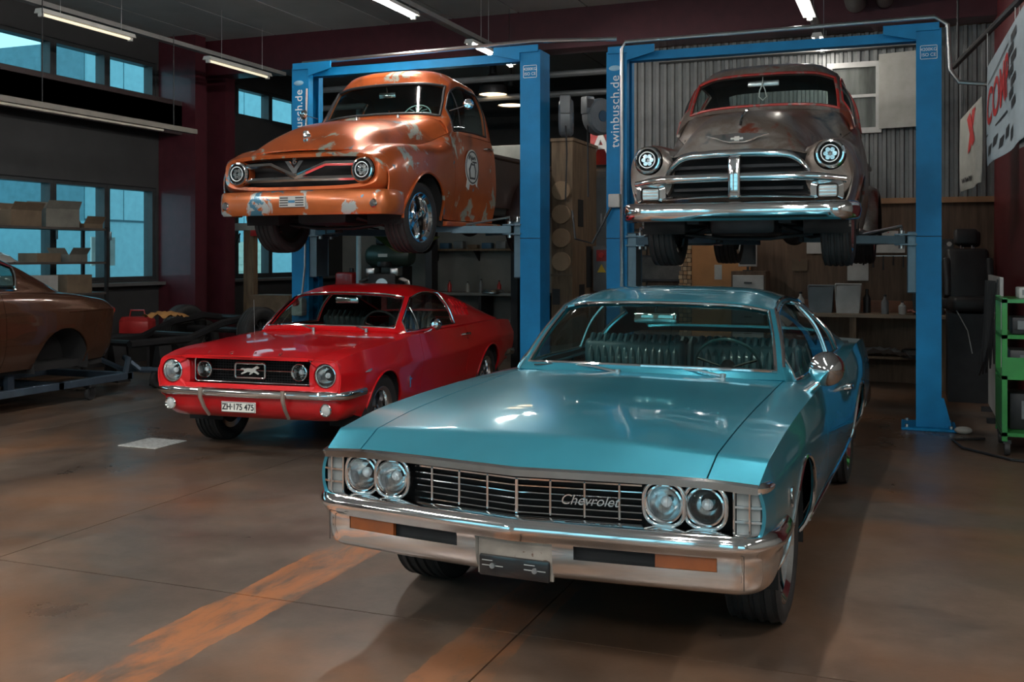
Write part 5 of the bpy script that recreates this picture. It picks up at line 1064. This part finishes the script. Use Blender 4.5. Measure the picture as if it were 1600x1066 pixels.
# ---- bare chassis with wheels, tool box, cloth
ch = empty('bare_chassis', (-8.9, 11.9, 0), R(-8), 'bare black rolling chassis frame on stands beside the maroon pillar', 'chassis')
for s in (-1, 1): B().tube([(s*.40, -2.0, .55), (s*.42, -1.1, .55), (s*.45, -.55, .72), (s*.45, .0, .78), (s*.45, .6, .70), (s*.48, 1.6, .55)], .05, 6).build('side_rail', BLKMET, ch)
for y, z in ((-1.9, .55), (-.9, .58), (.35, .74), (1.5, .56)): B().cyl((-.42, y, z), (.42, y, z), .04, n=8).build('cross_tube', BLKMET, ch)
B().cyl((-.62, -.1, .60), (.62, -.1, .60), .045, n=10).build('axle', BLKMET, ch)
for s in (-1, 1): wheel(ch, (s*.70, -.1, .60), s, .33, .2, .2, 'steel', BLKMET)
for s in (-1, 1):
    for y in (-1.5, 1.2): B().ext([(s*.42-.14, 0), (s*.42+.14, 0), (s*.42+.03, .5), (s*.42-.03, .5)], y-.1, y+.1).build('stand', BLKMET, ch)
wl_ = wheel(None, (-8.55, 13.1, .345), 1, .33, .2, .2, 'steel', BLKMET); wl_.name = 'loose_wheel'; wl_.location = (-10.0, 12.75, .33); tag(wl_, 'loose black wheel with tyre standing behind the bare chassis', 'wheel')
tb = empty('tool_box', (-10.45, 11.9, 0), R(15), 'red metal tool box with a carrying handle by the maroon pillar', 'tool box')
B().rbox(-.22, .22, -.13, .13, .50, .68, .012).build('box_body', REDB, tb); B().ext([(-.22, .68), (.22, .68), (.18, .74), (-.18, .74)], -.12, .12).build('lid', REDB, tb); B().tube([(-.12, 0, .73), (-.10, 0, .83), (.10, 0, .83), (.12, 0, .73)], .012, 8).build('handle', REDB, tb); B().box(-.3, .3, -.25, .25, .46, .50).box(-.28, -.24, -.2, .2, 0, .46).box(.24, .28, -.2, .2, 0, .46).build('stand_table', BLKMET, tb)
rows = [[(-.26+.52*i/12, -.16+.32*j/8, .03+.03*math.sin(i*1.3+j)*math.cos(j*1.7)+.05*math.sin(PI*i/12)*math.sin(PI*j/8)) for j in range(9)] for i in range(13)]
tag(B().grid(rows).build('orange_cloth', mat('orange_cloth', (.42, .20, .06), .9), None, 60, (-9.15, 10.95, .80)), 'crumpled orange cloth lying on the bare chassis', 'cloth')
# ---- timber post, board, cartons by the lift
tp = empty('timber_stand', (-10.35, 14.5, 0), 0, 'rough timber post stand with a grey board on top behind the lift', 'stand'); B().box(-.1, .1, -.06, .06, 0, 2.05).build('post', WOOD, tp); B().box(-.55, .35, -.12, .12, 2.05, 2.17).build('board', mat('grey_board', (.28, .28, .26), .6), tp); B().rbox(.1, .34, -.16, -.12, 1.95, 2.05, .01).build('red_box', REDB, tp); B().box(-.3, .3, -.4, .4, 0, .04).build('foot', WOOD, tp)
B().cyl((-.6, -.1, .95), (-.14, -.1, 2.0), .015, n=6).build('diagonal_bar', BLKMET, tp)
carton((-9.6, 14.2, .48), .36, .3, .5, 4, 'big brown carton stacked behind the blue lift post', CARD, False, 'cartons behind the lift'); carton((-9.55, 14.2, 0), .38, .32, .47, -3, 'wide brown carton at the bottom of the stack behind the blue lift post', CARD, False, 'cartons behind the lift')
# ---- far back bench: engine, machine, shelf
bn = empty('far_workbench', (-7.6, 18.2, 0), 0, 'long grey workbench along the far back wall', 'workbench'); B().box(-1.3, 1.3, -.35, .35, .87, .92).build('bench_top', mat('bench_grey', (.2, .2, .19), .5), bn)
for x in (-1.2, 0, 1.2): B().box(x-.03, x+.03, -.3, .3, 0, .87).build('leg', BLKMET, bn)
B().box(-1.2, 1.2, .1, .3, .3, .34).build('under_shelf', BLKMET, bn)
ws = empty('wall_shelf', (-7.9, 18.42, 1.72), 0, 'long wooden wall shelf with parts above the far workbench', 'shelf'); B().box(-1.1, 1.1, -.15, .17, 0, .04).build('shelf_board', WOOD, ws)
for x in (-.9, 0, .9): B().ext([(.17, 0), (-.10, 0), (.17, -.2)], x-.015, x+.015, 'X').build('bracket', BLKMET, ws)
for k in range(7):
    x = -8.85+k*.3; o = B().rbox(-.1, .1, -.08, .08, 0, .08+.07*((k*37) % 3)/2, .012).build('parts_bin', [CARD, mat('bin_blue', (.03, .09, .16), .5), GREYM][k % 3], None, 35, (x, 18.42, 1.76)); tag(o, ['brown', 'blue', 'grey'][k % 3]+' parts bin on the long wooden wall shelf', 'bin', 'parts bins on the wall shelf')
for k in range(5): bottle((-7.0-k*.33, 18.1+(k % 2)*.12, .92), .2+.03*(k % 3), .04, [mat('white_bottle', (.5, .5, .48), .4), REDB, GREYM][k % 3], ['white', 'red', 'grey'][k % 3]+' fluid bottle on the long far workbench')
tag(B().lathe([(.001, 0), (.22, 0), (.22, .02), (.19, .06), (.14, .07), (.001, .07)], 24).build('wheel_rim', STEEL, None, 35, (-7.35, 17.95, .92)), 'bare steel wheel rim lying on the long far workbench', 'rim')
tag(B().box(-.09, .09, -.06, .06, 0, 4.5).build('timber_post', WOOD, None, 35, (-8.55, 17.76, 0)), 'timber post standing before the far back wall', 'post')
en = empty('engine_on_stand', (-9.1, 16.9, 0), R(20), 'dismantled engine block mounted on a stand behind the red fastback', 'engine'); B().rbox(-.25, .25, -.32, .32, .95, 1.3, .03).build('block', BLKMET, en)
for s in (-1, 1):
    B().rbox(s*.22-.08, s*.22+.08, -.3, .3, 1.25, 1.40, .02).build('valve_cover', STEEL, en)
    for k in range(4): B().tube([(s*.3, -.24+k*.16, 1.2), (s*.42, -.24+k*.16, 1.15), (s*.45, -.2+k*.14, .98)], .022, 8).build('exhaust_runner', STEEL, en)
B().lathe([(.001, 0), (.13, 0), (.14, .03), (.13, .09), (.001, .1)], 20).build('air_cleaner', BLKMET, en, loc=(0, 0, 1.42)); B().cyl((0, -.36, 1.1), (0, -.32, 1.1), .11, n=20).build('pulley', STEEL, en); B().box(-.05, .05, -.05, .05, .1, .95).box(-.4, .4, -.05, .05, .05, .12).box(-.05, .05, -.6, .6, .05, .12).build('stand', REDB, en)
for x, y in ((-.38, 0), (.38, 0), (0, -.58), (0, .58)): B().lathe([(.001, -.02), (.05, -.02), (.05, .02), (.001, .02)], 12, 'X').build('castor_wheel', RUBBER, en, loc=(x, y, .05))
dm = empty('drum_machine', (-9.75, 17.7, 0), 0, 'dark green horizontal tank compressor behind the orange pickup lift', 'compressor'); B().lathe([(.001, -.5), (.16, -.47), (.22, -.38), (.22, .38), (.16, .47), (.001, .5)], 24, 'X').build('tank', mat('dark_green', (.03, .05, .04), .4), dm, loc=(.35, 0, 1.62)); B().box(-.05, .75, -.2, .2, 0, .06).box(-.02, .04, -.2, .2, .06, 1.42).box(.66, .72, -.2, .2, .06, 1.42).build('frame', BLKMET, dm); B().rbox(.1, .6, -.15, .15, 1.84, 2.05, .03).build('motor', BLKMET, dm); B().box(.2, .4, -.225, -.215, 1.6, 1.66).build('tank_label', PAPER, dm)
tag(B().cyl((0, 0, 0), (0, 0, 4.5), .05, n=14).build('support_pipe', mat('pale_blue_pipe', (.35, .45, .5), .4), None, 35, (-9.7, 17.0, 0)), 'pale blue vertical support pipe behind the orange pickup', 'pipe')
gc = B(); rows = [[(-.3+.6*i/10, -.2+.4*j/6, -.14*math.sin(PI*i/10)*(1+.3*math.sin(j*1.9))) for j in range(7)] for i in range(11)]
tag(gc.grid(rows).build('green_sling', mat('green_fabric', (.22, .35, .10), .8), None, 60, (-5.05, 9.9, 1.83)), 'light green cloth sling hanging under the orange pickup', 'cloth')
rg = empty('red_fuel_can', (-10.3, 17.6, 0), 0, 'red plastic can standing behind the blue lift post', 'can'); B().rbox(-.2, .2, -.15, .15, .8, 1.3, .05, 3).build('can_body', REDB, rg); B().cyl((.1, 0, 1.3), (.1, 0, 1.38), .04, n=12).build('cap', BLACK, rg); B().box(-.3, .3, -.25, .25, 0, .8).build('pedestal', GREYM, rg)
# ---- pendant bell lamps
for (u, v, z, lb) in ((-6.14, 15.0, 4.17, 'black bell pendant lamp with warm glow next to the orange pickup cab'), (-6.22, 16.0, 4.14, 'black bell pendant lamp hanging lower close to the blue lift post')):
    o = empty('pendant_lamp', (u, v, z), 0, lb, 'pendant lamp', 'bell pendant lamps'); B().lathe([(.23, 0), (.235, .02), (.21, .14), (.13, .27), (.06, .33), (.05, .48), (.001, .5)], 28).build('shade', BLKMET, o); B().lathe([(.001, .03), (.21, .03), (.215, .012), (.001, .012)], 28).build('diffuser', emis('warm_glow', (1., .72, .42), 2.2), o); B().cyl((0, 0, .5), (0, 0, 5.05-z), .008, n=6).build('cord', BLACK, o)
# ---- tall timber crate partition, fridge with letter, control box
cr = empty('timber_cabinet', (-4.12, 12.36, 0), 0, 'tall brown timber cabinet with round discs on its narrow front', 'cabinet'); B().box(-.14, .14, .02, 1.08, 0, 3.08).build('carcass', WOOD, cr); B().box(-.15, .16, 0, 1.1, 3.08, 3.12).build('top_board', WOOD, cr)
for k in range(4): B().cyl((0, .02, 1.55+k*.30), (0, -.03, 1.55+k*.30), .12, n=24).build('disc', mat('disc_wood', (.30, .2, .12), .6), cr)
for a, z0, z1 in ((.25, 2.0, 2.35), (.62, 1.2, 1.75), (.3, .9, 1.25)): B().box(.14, .146, a, a+.22, z0, z1).build('dark_cutout', DARKREC, cr)
B().box(-.12, -.02, -.006, .0, 1.0, 1.2).build('switch_plate', BLACK, cr); B().box(-.14, .15, -.01, .02, 1.36, 1.39).build('seam_board', CARD, cr)
fr = empty('metal_locker', (-3.92, 13.72, 0), 0, 'grey rounded metal locker under the white letter A', 'locker'); B().rbox(-.2, .16, -.2, .3, 0, 2.85, .08, 4).build('locker_body', GREYM, fr); B().box(-.02, .0, -.215, -.2, 2.0, 2.2).build('handle', STEEL, fr); B().box(-.19, .15, -.204, -.2, .1, 2.7).build('door', GREYM, fr)
sa = empty('letter_sign', (-3.92, 13.52, 2.87), 0, 'white marquee letter A on a red board above the grey locker', 'sign'); B().box(-.17, .14, .0, .04, 0, .5).build('board', REDB, sa); text_obj('letter_a', 'A', .42, WHITE, sa, (-.01, -.02, .26), (R(90), 0, 0), .02, True); B().sph((-.27, 0, .08), .035, 12, 8).build('bulb', emis('bulb_warm', (1, .6, .25), 12.), sa)
cb = empty('control_box', (-3.82, 13.2, 0), 0, 'grey control box with red emergency switch below the locker', 'control box'); B().rbox(-.12, .12, -.05, .08, 1.15, 1.75, .01).build('box_body', GREYM, cb); B().box(-.02, .02, 0, .05, 0, 1.15).build('stand', GREYM, cb); B().box(-.07, .07, -.056, -.05, 1.55, 1.70).build('red_plate', REDB, cb); B().cyl((0, -.056, 1.63), (0, -.09, 1.63), .035, n=16).build('switch_knob', mat('knob_red', (.6, .03, .02), .3), cb); B().ext([(-.06, 1.40), (.06, 1.40), (0, 1.51)], -.056, -.05).build('warning_triangle', mat('warn_yellow', (.7, .5, .05), .5), cb)
# ---- stored camper-like panel behind the orange pickup
pn = empty('stored_panel', (-5.6, 13.2, 0), 0, 'pale stored vehicle panel with small vent behind the orange pickup bed', 'panel'); B().rbox(-.9, .7, -.05, .05, 2.55, 3.15, .03).build('panel_sheet', mat('pale_panel', (.22, .23, .21), .5), pn); B().box(-.1, .25, -.06, -.05, 2.75, 2.95).build('vent', GREYM, pn)
for k in range(6): B().box(-.08, .23, -.066, -.06, 2.765+k*.03, 2.78+k*.03).build('vent_slat', BLACK, pn)
B().box(-.8, -.7, -.1, .1, 0, 2.55).box(.5, .6, -.1, .1, 0, 2.55).build('support_leg', BLKMET, pn)
# ---- right back: bench against the plywood wall
rb = empty('side_workbench', (-.45, 13.62, 0), 0, 'wooden workbench along the plywood wall behind the lift', 'workbench'); B().box(-1.25, .88, -.32, .30, .86, .90).build('bench_top', mat('bench_oak', (.26, .19, .13), .5), rb); B().box(-1.25, .88, .26, .30, .90, 1.05).build('back_board', mat('bench_red_oak', (.25, .10, .05), .5), rb); B().box(-1.2, .9, -.1, .28, .34, .37).build('under_shelf', WOOD, rb)
for x in (-1.2, -.2, .82): B().box(x-.04, x+.04, -.28, .26, 0, .86).build('leg', WOOD, rb)
for (u, z, w_, h_, lb) in ((-1.12, 1.82, .14, .17, 'white paper sheet pinned high on the plywood wall'), (-.62, 1.48, .13, .18, 'white paper sheet pinned low on the plywood wall beside the jars'), (-.25, 1.80, .2, .14, 'wide white notice pinned on the plywood wall'), (-1.35, 1.5, .1, .08, 'small brown note pinned on the plywood wall')):
    o = empty('pinned_paper', (u, 13.985, z), 0, lb, 'paper', 'papers pinned on the plywood wall'); B().box(-w_, w_, -.004, 0, -h_, h_).build('sheet', PAPER if 'brown' not in lb else CARD, o); B().sph((0, -.006, h_-.02), .008, 8, 6).build('pin', REDB, o)
for k, (u, v, h_, c, lb) in enumerate(((-.28, 13.5, .24, GREYM, 'grey metal flask standing on the side workbench'), (-.08, 13.55, .16, mat('white_bottle', (.5, .5, .48), .4), 'small white bottle on the side workbench beside the red rag'), (-1.3, 13.6, .26, mat('white_bottle', (.5, .5, .48), .4), 'tall white bottle at the end of the side workbench'), (-.5, 13.75, .3, BLACK, 'tall black bottle at the back of the side workbench'))): bottle((u, v, .90), h_, .045, c, lb)
for k, (u, w_, h_, m_, lb) in enumerate(((-1.05, .16, .34, GREYM, 'grey plastic bin standing on the side workbench'), (-.72, .16, .36, LIGHTGREY, 'light grey plastic bin standing on the side workbench'), (.22, .2, .42, BLACK, 'black equipment case standing on the side workbench'))):
    o = empty('storage_bin', (u, 13.66, .90), 0, lb, 'bin', 'bins on the side workbench'); B().ext([(-w_*.85, 0), (w_*.85, 0), (w_, h_), (w_*.93, h_), (w_*.8, .02), (-w_*.8, .02), (-w_*.93, h_), (-w_, h_)], -.14, .14).build('bin_body', m_, o); B().box(-w_*.85, w_*.85, -.145, -.135, 0, h_*.95).build('bin_wall', m_, o); B().box(-w_*.85, w_*.85, .135, .145, 0, h_*.95).build('bin_wall', m_, o); B().tube([(-w_, 0, h_), (w_, 0, h_)], .012, 6).build('rim', m_, o)
rows = [[(-.14+.28*i/8, -.1+.2*j/6, .05+.035*math.sin(i*1.9+j*.7)*math.sin(j*1.3+.4)) for j in range(7)] for i in range(9)]
tag(B().grid(rows).build('red_rag', mat('rag_red_white', (.4, .16, .14), .9, var=.6, scale=25), None, 60, (.12, 13.48, .89)), 'crumpled red and white rag on the side workbench', 'rag')
rows = [[(-.42+.84*i/14, -.2+.4*j/8, .10*math.sin(PI*i/14)**.7*(.7+.3*math.cos(j))+.02*math.sin(i*2.3+j*1.7)) for j in range(9)] for i in range(15)]
tag(B().grid(rows).build('grey_tarp', mat('tarp_grey', (.26, .26, .26), .7), None, 60, (-.35, 13.5, .375)), 'folded grey tarpaulin on the lower shelf of the side workbench', 'tarp')
tag(B().lathe([(.12, -.05), (.2, -.05), (.22, 0), (.2, .05), (.12, .05)], 24, 'Z', True).build('rubber_ring', RUBBER, None, 35, (.12, 13.5, .42)), 'black rubber ring lying on the lower shelf of the side workbench', 'ring')
tl = empty('tool_rail', (-.25, 13.95, 1.62), 0, 'wall tool rail with hanging pliers above the side workbench', 'tool rail'); B().cyl((-.35, 0, 0), (.35, 0, 0), .008, n=6).build('rail', STEEL, tl)
for k in range(6): B().tube([(-.3+k*.12, -.01, 0), (-.3+k*.12, -.015, -.12-.03*(k % 3))], [.006, .012], 6).build('hanging_tool', BLKMET, tl)
for s in (-.35, .35): B().cyl((s, 0, 0), (s, .05, 0), .01, n=6).build('bracket', STEEL, tl)
# plywood wall lower-left pieces below the bare metal pickup
ob = empty('leaning_board', (-2.4, 13.95, 0), 0, 'brown board with warm orange light in its colour standing against the plywood wall', 'board'); B().rbox(-.42, .42, -.02, .02, 0, 1.95, .004, 1).build('board_sheet', mat('board_warm_light_tint', (.48, .22, .08), .6, var=.1), ob); B().box(-.06, .04, -.028, -.02, 1.3, 1.5).build('white_sticker', PAPER, ob)  # warm light on the cardboard is put into the board colour
sp = empty('stone_veneer_strip', (-2.86, 13.93, 0), 0, 'narrow strip of brown mosaic stone on the plywood wall', 'stone strip'); B().box(-.09, .09, -.01, .03, 0, 2.0).build('backing', DARKREC, sp)
for i in range(34):
    for j in range(3):
        zz = .03+i*.058; xx = -.085+j*.058+(.01 if i % 2 else 0); B().box(xx, xx+.05, -.022-.006*((i*7+j*3) % 3), -.01, zz, zz+.05).build('stone', [mat('stone_a', (.42, .25, .13), .7), mat('stone_b', (.30, .2, .12), .7), mat('stone_c', (.5, .36, .22), .7)][(i*5+j*2) % 3], sp)
dc_ = empty('drawer_cabinet', (-1.95, 13.72, 0), 0, 'dark drawer cabinet with silver drawer fronts beside the orange-tinted board', 'cabinet'); B().box(-.22, .22, -.2, .22, 0, 1.42).build('carcass', PLY, dc_)
for k in range(6): d = B().rbox(-.2, .2, -.215, -.2, .08+k*.22, .27+k*.22, .006, 1).build('drawer', LIGHTGREY if k > 3 else GREYM, dc_); B().box(-.05, .05, -.235, -.215, .16+k*.22, .18+k*.22).build('handle', BLACK, d)
mn = empty('small_monitor', (-1.98, 13.68, 1.42), R(0), 'small black screen with light frame on the drawer cabinet', 'monitor'); B().rbox(-.12, .12, -.02, .02, .06, .40, .008).build('frame', LIGHTGREY, mn); B().box(-.105, .105, -.024, -.02, .09, .37).build('screen', mat('screen_black', (.008, .008, .01), .1), mn); B().box(-.06, .06, -.05, .05, 0, .015).box(-.015, .015, 0, .02, .015, .08).build('foot', BLACK, mn)
pc = empty('dark_picture', (-3.2, 13.93, 1.45), 0, 'dark framed picture hanging on the plywood wall behind the bare metal pickup', 'picture'); B().box(-.32, .32, -.02, .03, -.18, .18).build('frame', BLKMET, pc); B().box(-.29, .29, -.024, -.02, -.15, .15).build('print', mat('picture_dark', (.05, .045, .04), .4, var=.8, scale=5), pc)
lv = empty('louvred_door', (-3.5, 13.96, 0), 0, 'dark brown slatted door panel beside the blue lift post', 'door panel'); B().box(-.1, .1, -.01, .02, 0, 2.0).build('frame', BLKMET, lv)
for k in range(22): B().box(-.09, .09, -.03, -.01, .05+k*.088, .11+k*.088).build('slat', WOOD, lv)
# ---- seats on grey cabinet, poster, red partition gear
cbn = empty('steel_cabinet', (.70, 13.65, 0), 0, 'dark blue grey steel cabinet beneath the stacked car seats', 'cabinet'); B().rbox(-.24, .24, -.25, .28, 0, .98, .01, 1).build('cabinet_body', mat('cab_blue_grey', (.055, .065, .08), .45), cbn); B().box(-.22, .22, -.258, -.25, .05, .93).build('door', mat('cab_blue_grey', (.055, .065, .08), .45), cbn); B().box(.12, .18, -.27, -.258, .45, .6).build('handle', BLACK, cbn)
LEA = mat('black_leather', (.02, .02, .021), .45, var=.3)
for (u, v, z, rz, lb) in ((.62, 13.28, .99, -8, 'black car bucket seat standing on the blue grey cabinet'), (.66, 12.62, 1.0, 6, 'black car bucket seat piled beside the other seat by the red partition')):
    se = empty('car_seat', (u, v, z), R(rz), lb, 'car seat', 'car seats piled on the cabinet'); B().rbox(-.24, .24, -.28, .22, 0, .16, .05, 3).build('cushion', LEA, se)
    bk = B().rbox(-.23, .23, -.07, .07, 0, .62, .05, 3).build('backrest', LEA, se, loc=(0, .24, .1), rot=(R(-14), 0, 0)); B().rbox(-.13, .13, -.05, .05, .66, .86, .04, 3).build('headrest', LEA, bk)
    for s in (-1, 1): B().rbox(s*.23-.04, s*.23+.04, -.1, .08, .04, .5, .03, 2).build('side_bolster', LEA, bk); B().cyl((s*.06, 0, .6), (s*.06, 0, .7), .008, n=6).build('headrest_rod', STEEL, bk)
    B().tube([(-.2, -.25, .02), (-.1, -.35, -.2), (-.05, -.33, -.45)], .006, 6).build('loose_cable', LIGHTGREY, se)
B().box(-.3, .2, -1.30, -.62, 0, .98).build('seat_pedestal', BLKMET, cbn)
po = empty('wall_poster', (.36, 13.985, 1.55), 0, 'dark poster on the plywood wall beside the car seats', 'poster'); B().box(-.16, .16, -.004, 0, -.28, .28).build('sheet', mat('poster_dark', (.04, .04, .042), .5, var=.9, scale=7), po); B().cyl((.11, -.006, .22), (.11, -.004, .22), .03, n=16).build('white_spot', PAPER, po)
# ---- green tool trolley with cables, grey board edge
GREEN = mat('trolley_green', (.02, .20, .035), .4, coat=.3); gt = empty('tool_trolley', (1.12, 9.5, 0), 0, 'green metal tool trolley loaded with gear by the red partition', 'trolley')
for x in (-.4, .4):
    for y in (-.32, .32): B().box(x-.02, x+.02, y-.02, y+.02, .12, 1.28).build('upright', GREEN, gt)
for z in (.16, .62, .95, 1.24): B().box(-.42, .42, -.34, .34, z, z+.03).build('shelf', GREEN, gt)
B().box(-.42, .42, -.345, -.335, .65, .80).build('front_lip', GREEN, gt); B().box(-.42, -.41, -.3, .3, .2, .6).build('side_panel', GREEN, gt)
for x in (-.38, .38):
    for y in (-.3, .3): c = B().box(x-.03, x+.03, y-.03, y+.03, .10, .13).build('castor', BLKMET, gt); B().lathe([(.015, -.02), (.055, -.02), (.06, 0), (.055, .02), (.015, .02)], 16, 'X', True).build('castor_wheel', RUBBER, c, loc=(x, y, .06))
for (x, y, z, w_, h_, m_, lb) in ((-.2, -.1, .98, .14, .14, BLKMET, 'black power supply on the upper shelf of the green trolley'), (.15, -.1, .98, .12, .1, REDB, 'red charger unit on the upper shelf of the green trolley'), (-.1, -.05, .65, .25, .2, BLACK, 'black machine on the middle shelf of the green trolley'), (-.05, 0, .19, .3, .3, BLKMET, 'large black box on the bottom shelf of the green trolley'), (-.2, 0, 1.27, .08, .09, LIGHTGREY, 'grey plastic cup on top of the green trolley')):
    o = empty('equipment_box', (1.12+x, 9.5+y, z), 0, lb, 'equipment', 'gear on the green trolley'); B().rbox(-w_, w_, -.15, .15, 0, h_, .012).build('case', m_, o); B().box(-w_*.7, w_*.7, -.156, -.15, h_*.3, h_*.8).build('front_panel', GREYM, o); B().cyl((w_*.5, -.156, h_*.5), (w_*.5, -.17, h_*.5), .015, n=10).build('knob', LAMPWHITE, o)
gb = empty('grey_side_board', (.80, 11.4, 0), 0, 'light grey board edge draped with black cables by the green trolley', 'board'); B().box(-.015, .015, -.9, .6, .05, 1.42).build('board_sheet', LIGHTGREY, gb); B().box(-.1, .12, -.5, -.44, 0, .05).box(-.1, .12, .3, .36, 0, .05).build('foot', BLKMET, gb)
for k in range(9):
    x0 = -.03-.008*k; B().tube([(x0, -.85+.05*k, 1.40-.03*k), (x0-.03, -.84+.04*k, 1.0-.05*k), (x0-.02-.02*(k % 3), -.70+.05*k, .6-.02*k), (x0-.02, -.55+.03*k, .9), (x0, -.5+.03*k, 1.38)], .008, 6).build('hanging_cable', BLACK, gb)
tag(B().tube([(.62, 9.9, .012), (.35, 9.75, .012), (.42, 9.35, .012), (.75, 8.95, .012), (1.0, 8.9, .012)], .011, 6).build('floor_cable', BLACK, None), 'black cable looping over the floor beside the green trolley', 'cable')
tag(B().sph((0, 0, .035), .06, 14, 8, (1.3, .8, .6)).build('sandbag', mat('pale_sack', (.38, .36, .33), .8), None, 60, (.46, 10.16, 0)), 'small pale sack lying on the floor at the lift post', 'sack')
# ---- banners hung from a rail
def banner(name, p0, p1, z0a, z0b, z1a, z1b, label, base, parts):
    o = empty(name, ((p0[0]+p1[0])/2, (p0[1]+p1[1])/2, 0), 0, label, 'banner'); c = Vector(((p0[0]+p1[0])/2, (p0[1]+p1[1])/2, 0)); d = Vector((p1[0]-p0[0], p1[1]-p0[1], 0)); n = Vector((d.y, -d.x, 0)).normalized()
    if n.x > 0: n = -n
    def P(s, t, off=0):
        zt = z1a+(z1b-z1a)*s; zb = z0a+(z0b-z0a)*s; p = Vector((p0[0], p0[1], 0))+d*s-c; w_ = .018*math.sin(s*9+t*2)*(1-t)
        return tuple(p+n*(off+w_)+Vector((0, 0, zb+(zt-zb)*t)))
    G = [[P(i/24, j/16) for j in range(17)] for i in range(25)]; G2 = [[P(i/24, j/16, -.004) for j in range(17)] for i in range(25)]
    B().grid(G).grid(G2).build('cloth', base, o, 60)
    for (nm, poly, m_) in parts: 
        b = B(); k = len(poly); b.add([P(s, t, .006) for s, t in poly], [tuple(range(k))]); b.build(nm, m_, o)
    return o, P
BW = mat('banner_white', (.42, .5, .55), .7, var=.08); BRED = mat('banner_red', (.55, .03, .03), .6); BBLK = mat('banner_black', (.03, .03, .032), .6)
def place_text(o, P, s, size, m, sc_, tc, stretch, nm, slant=0):
    me = text_mesh(s, 1, 0, True); me.materials.clear(); me.materials.append(m); xs = [v.co.x for v in me.vertices]; w_ = max(xs)-min(xs); ys = [v.co.y for v in me.vertices]; h_ = max(ys)-min(ys)
    bm = bmesh.new(); bm.from_mesh(me); bmesh.ops.subdivide_edges(bm, edges=bm.edges[:], cuts=2)
    for v in bm.verts: v.co = Vector(P(sc_+v.co.x/w_*stretch, tc+v.co.y/h_*size+slant*v.co.x/w_, .008))
    bm.to_mesh(me); bm.free(); ob_ = bpy.data.objects.new(nm, me); COL.objects.link(ob_); ob_.parent = o; return ob_
chk = []
for k in range(7): chk.append(('check_square', [(.62-.06*(k % 2), .92-k*.09), (.74-.06*(k % 2), .94-k*.09), (.74-.06*(k % 2), .87-k*.09), (.62-.06*(k % 2), .85-k*.09)], BBLK))
for k in range(5): chk.append(('check_square', [(.10+.12*k, .16+.05*(k % 2)), (.18+.12*k, .18+.05*(k % 2)), (.15+.12*k, .09+.05*(k % 2)), (.08+.12*k, .07+.05*(k % 2))], BBLK))
chk += [('stripe', [(.05, .80), (.55, .90), (.55, .885), (.05, .785)], BBLK), ('stripe', [(.0, .30), (.5, .36), (.5, .34), (.0, .28)], BBLK)]
bo, BP = banner('racing_banner', (.66, 10.2), (.86, 8.75), 2.43, 2.55, 3.33, 3.62, 'white cloth banner with red COMP lettering and black checks', BW, chk)
place_text(bo, BP, 'COMP', .36, BRED, .30, .58, .52, 'red_lettering', .12)
b2, BP2 = banner('hanging_banner', (.50, 11.75), (.66, 10.95), 2.28, 2.34, 3.05, 3.18, 'narrow pale banner with red mark and www lettering hanging behind the racing banner', mat('banner_cream', (.42, .42, .38), .7), [('red_mark', [(.35, .45), (.5, .5), (.75, .95), (.6, .95)], BRED), ('red_mark', [(.35, .9), (.5, .95), (.75, .55), (.6, .5)], BRED)])
place_text(b2, BP2, 'www', .07, BBLK, .35, .14, .35, 'web_lettering')
b3, BP3 = banner('grey_banner', (.83, 9.2), (.92, 8.6), 2.48, 2.5, 2.86, 2.92, 'grey banner with a black and white letter A overlapping the racing banner', mat('banner_grey', (.16, .17, .17), .7), [])
place_text(b3, BP3, 'A', .6, BBLK, .35, .5, .4, 'letter_a')
rl = empty('banner_rail', (.78, 10.2, 3.66), 0, 'dark steel rail carrying the banners', 'rail'); B().tube([(-.33, 1.8, .0), (.10, -1.6, .0)], .03, 8).build('rail_tube', BLKMET, rl)
for y, x in ((1.6, -.30), (-1.4, .075)): B().cyl((x, y, 0), (x, y, 1.39), .012, n=8).build('hanger', BLKMET, rl)
for (u, v, z) in ((.66, 10.2, 3.33), (.80, 9.2, 3.53), (.50, 11.75, 3.05), (.66, 10.95, 3.18), (.83, 9.2, 2.86), (.92, 8.62, 2.91)): B().cyl((u-.78, v-10.2, z-3.66), (u-.78+.0, v-10.2, 0.01), .004, n=5).build('cord', LIGHTGREY, rl)
# ceiling-level pipes behind the lifts
for k, (u0, v, z) in enumerate(((-9.5, 14.6, 4.35), (-9.5, 15.2, 4.15))): tag(B().cyl((u0, v, z), (-3.9, v, z), .05, n=10).build('ceiling_pipe', GREYM, None), ['upper', 'lower'][k]+' grey pipe running below the ceiling behind the maroon beam', 'pipe')
for k, (u, r_) in enumerate(((-.62, .13), (-.28, .10))): tag(B().cyl((u, 8.0, 4.78), (u, 13.45, 4.78), r_, n=20).build('ventilation_duct', mat('duct_grey', (.2, .2, .19), .45, .4), None), ['wide', 'narrow'][k]+' round ventilation duct under the ceiling above the bare metal pickup', 'duct')
bpy.context.view_layer.update()
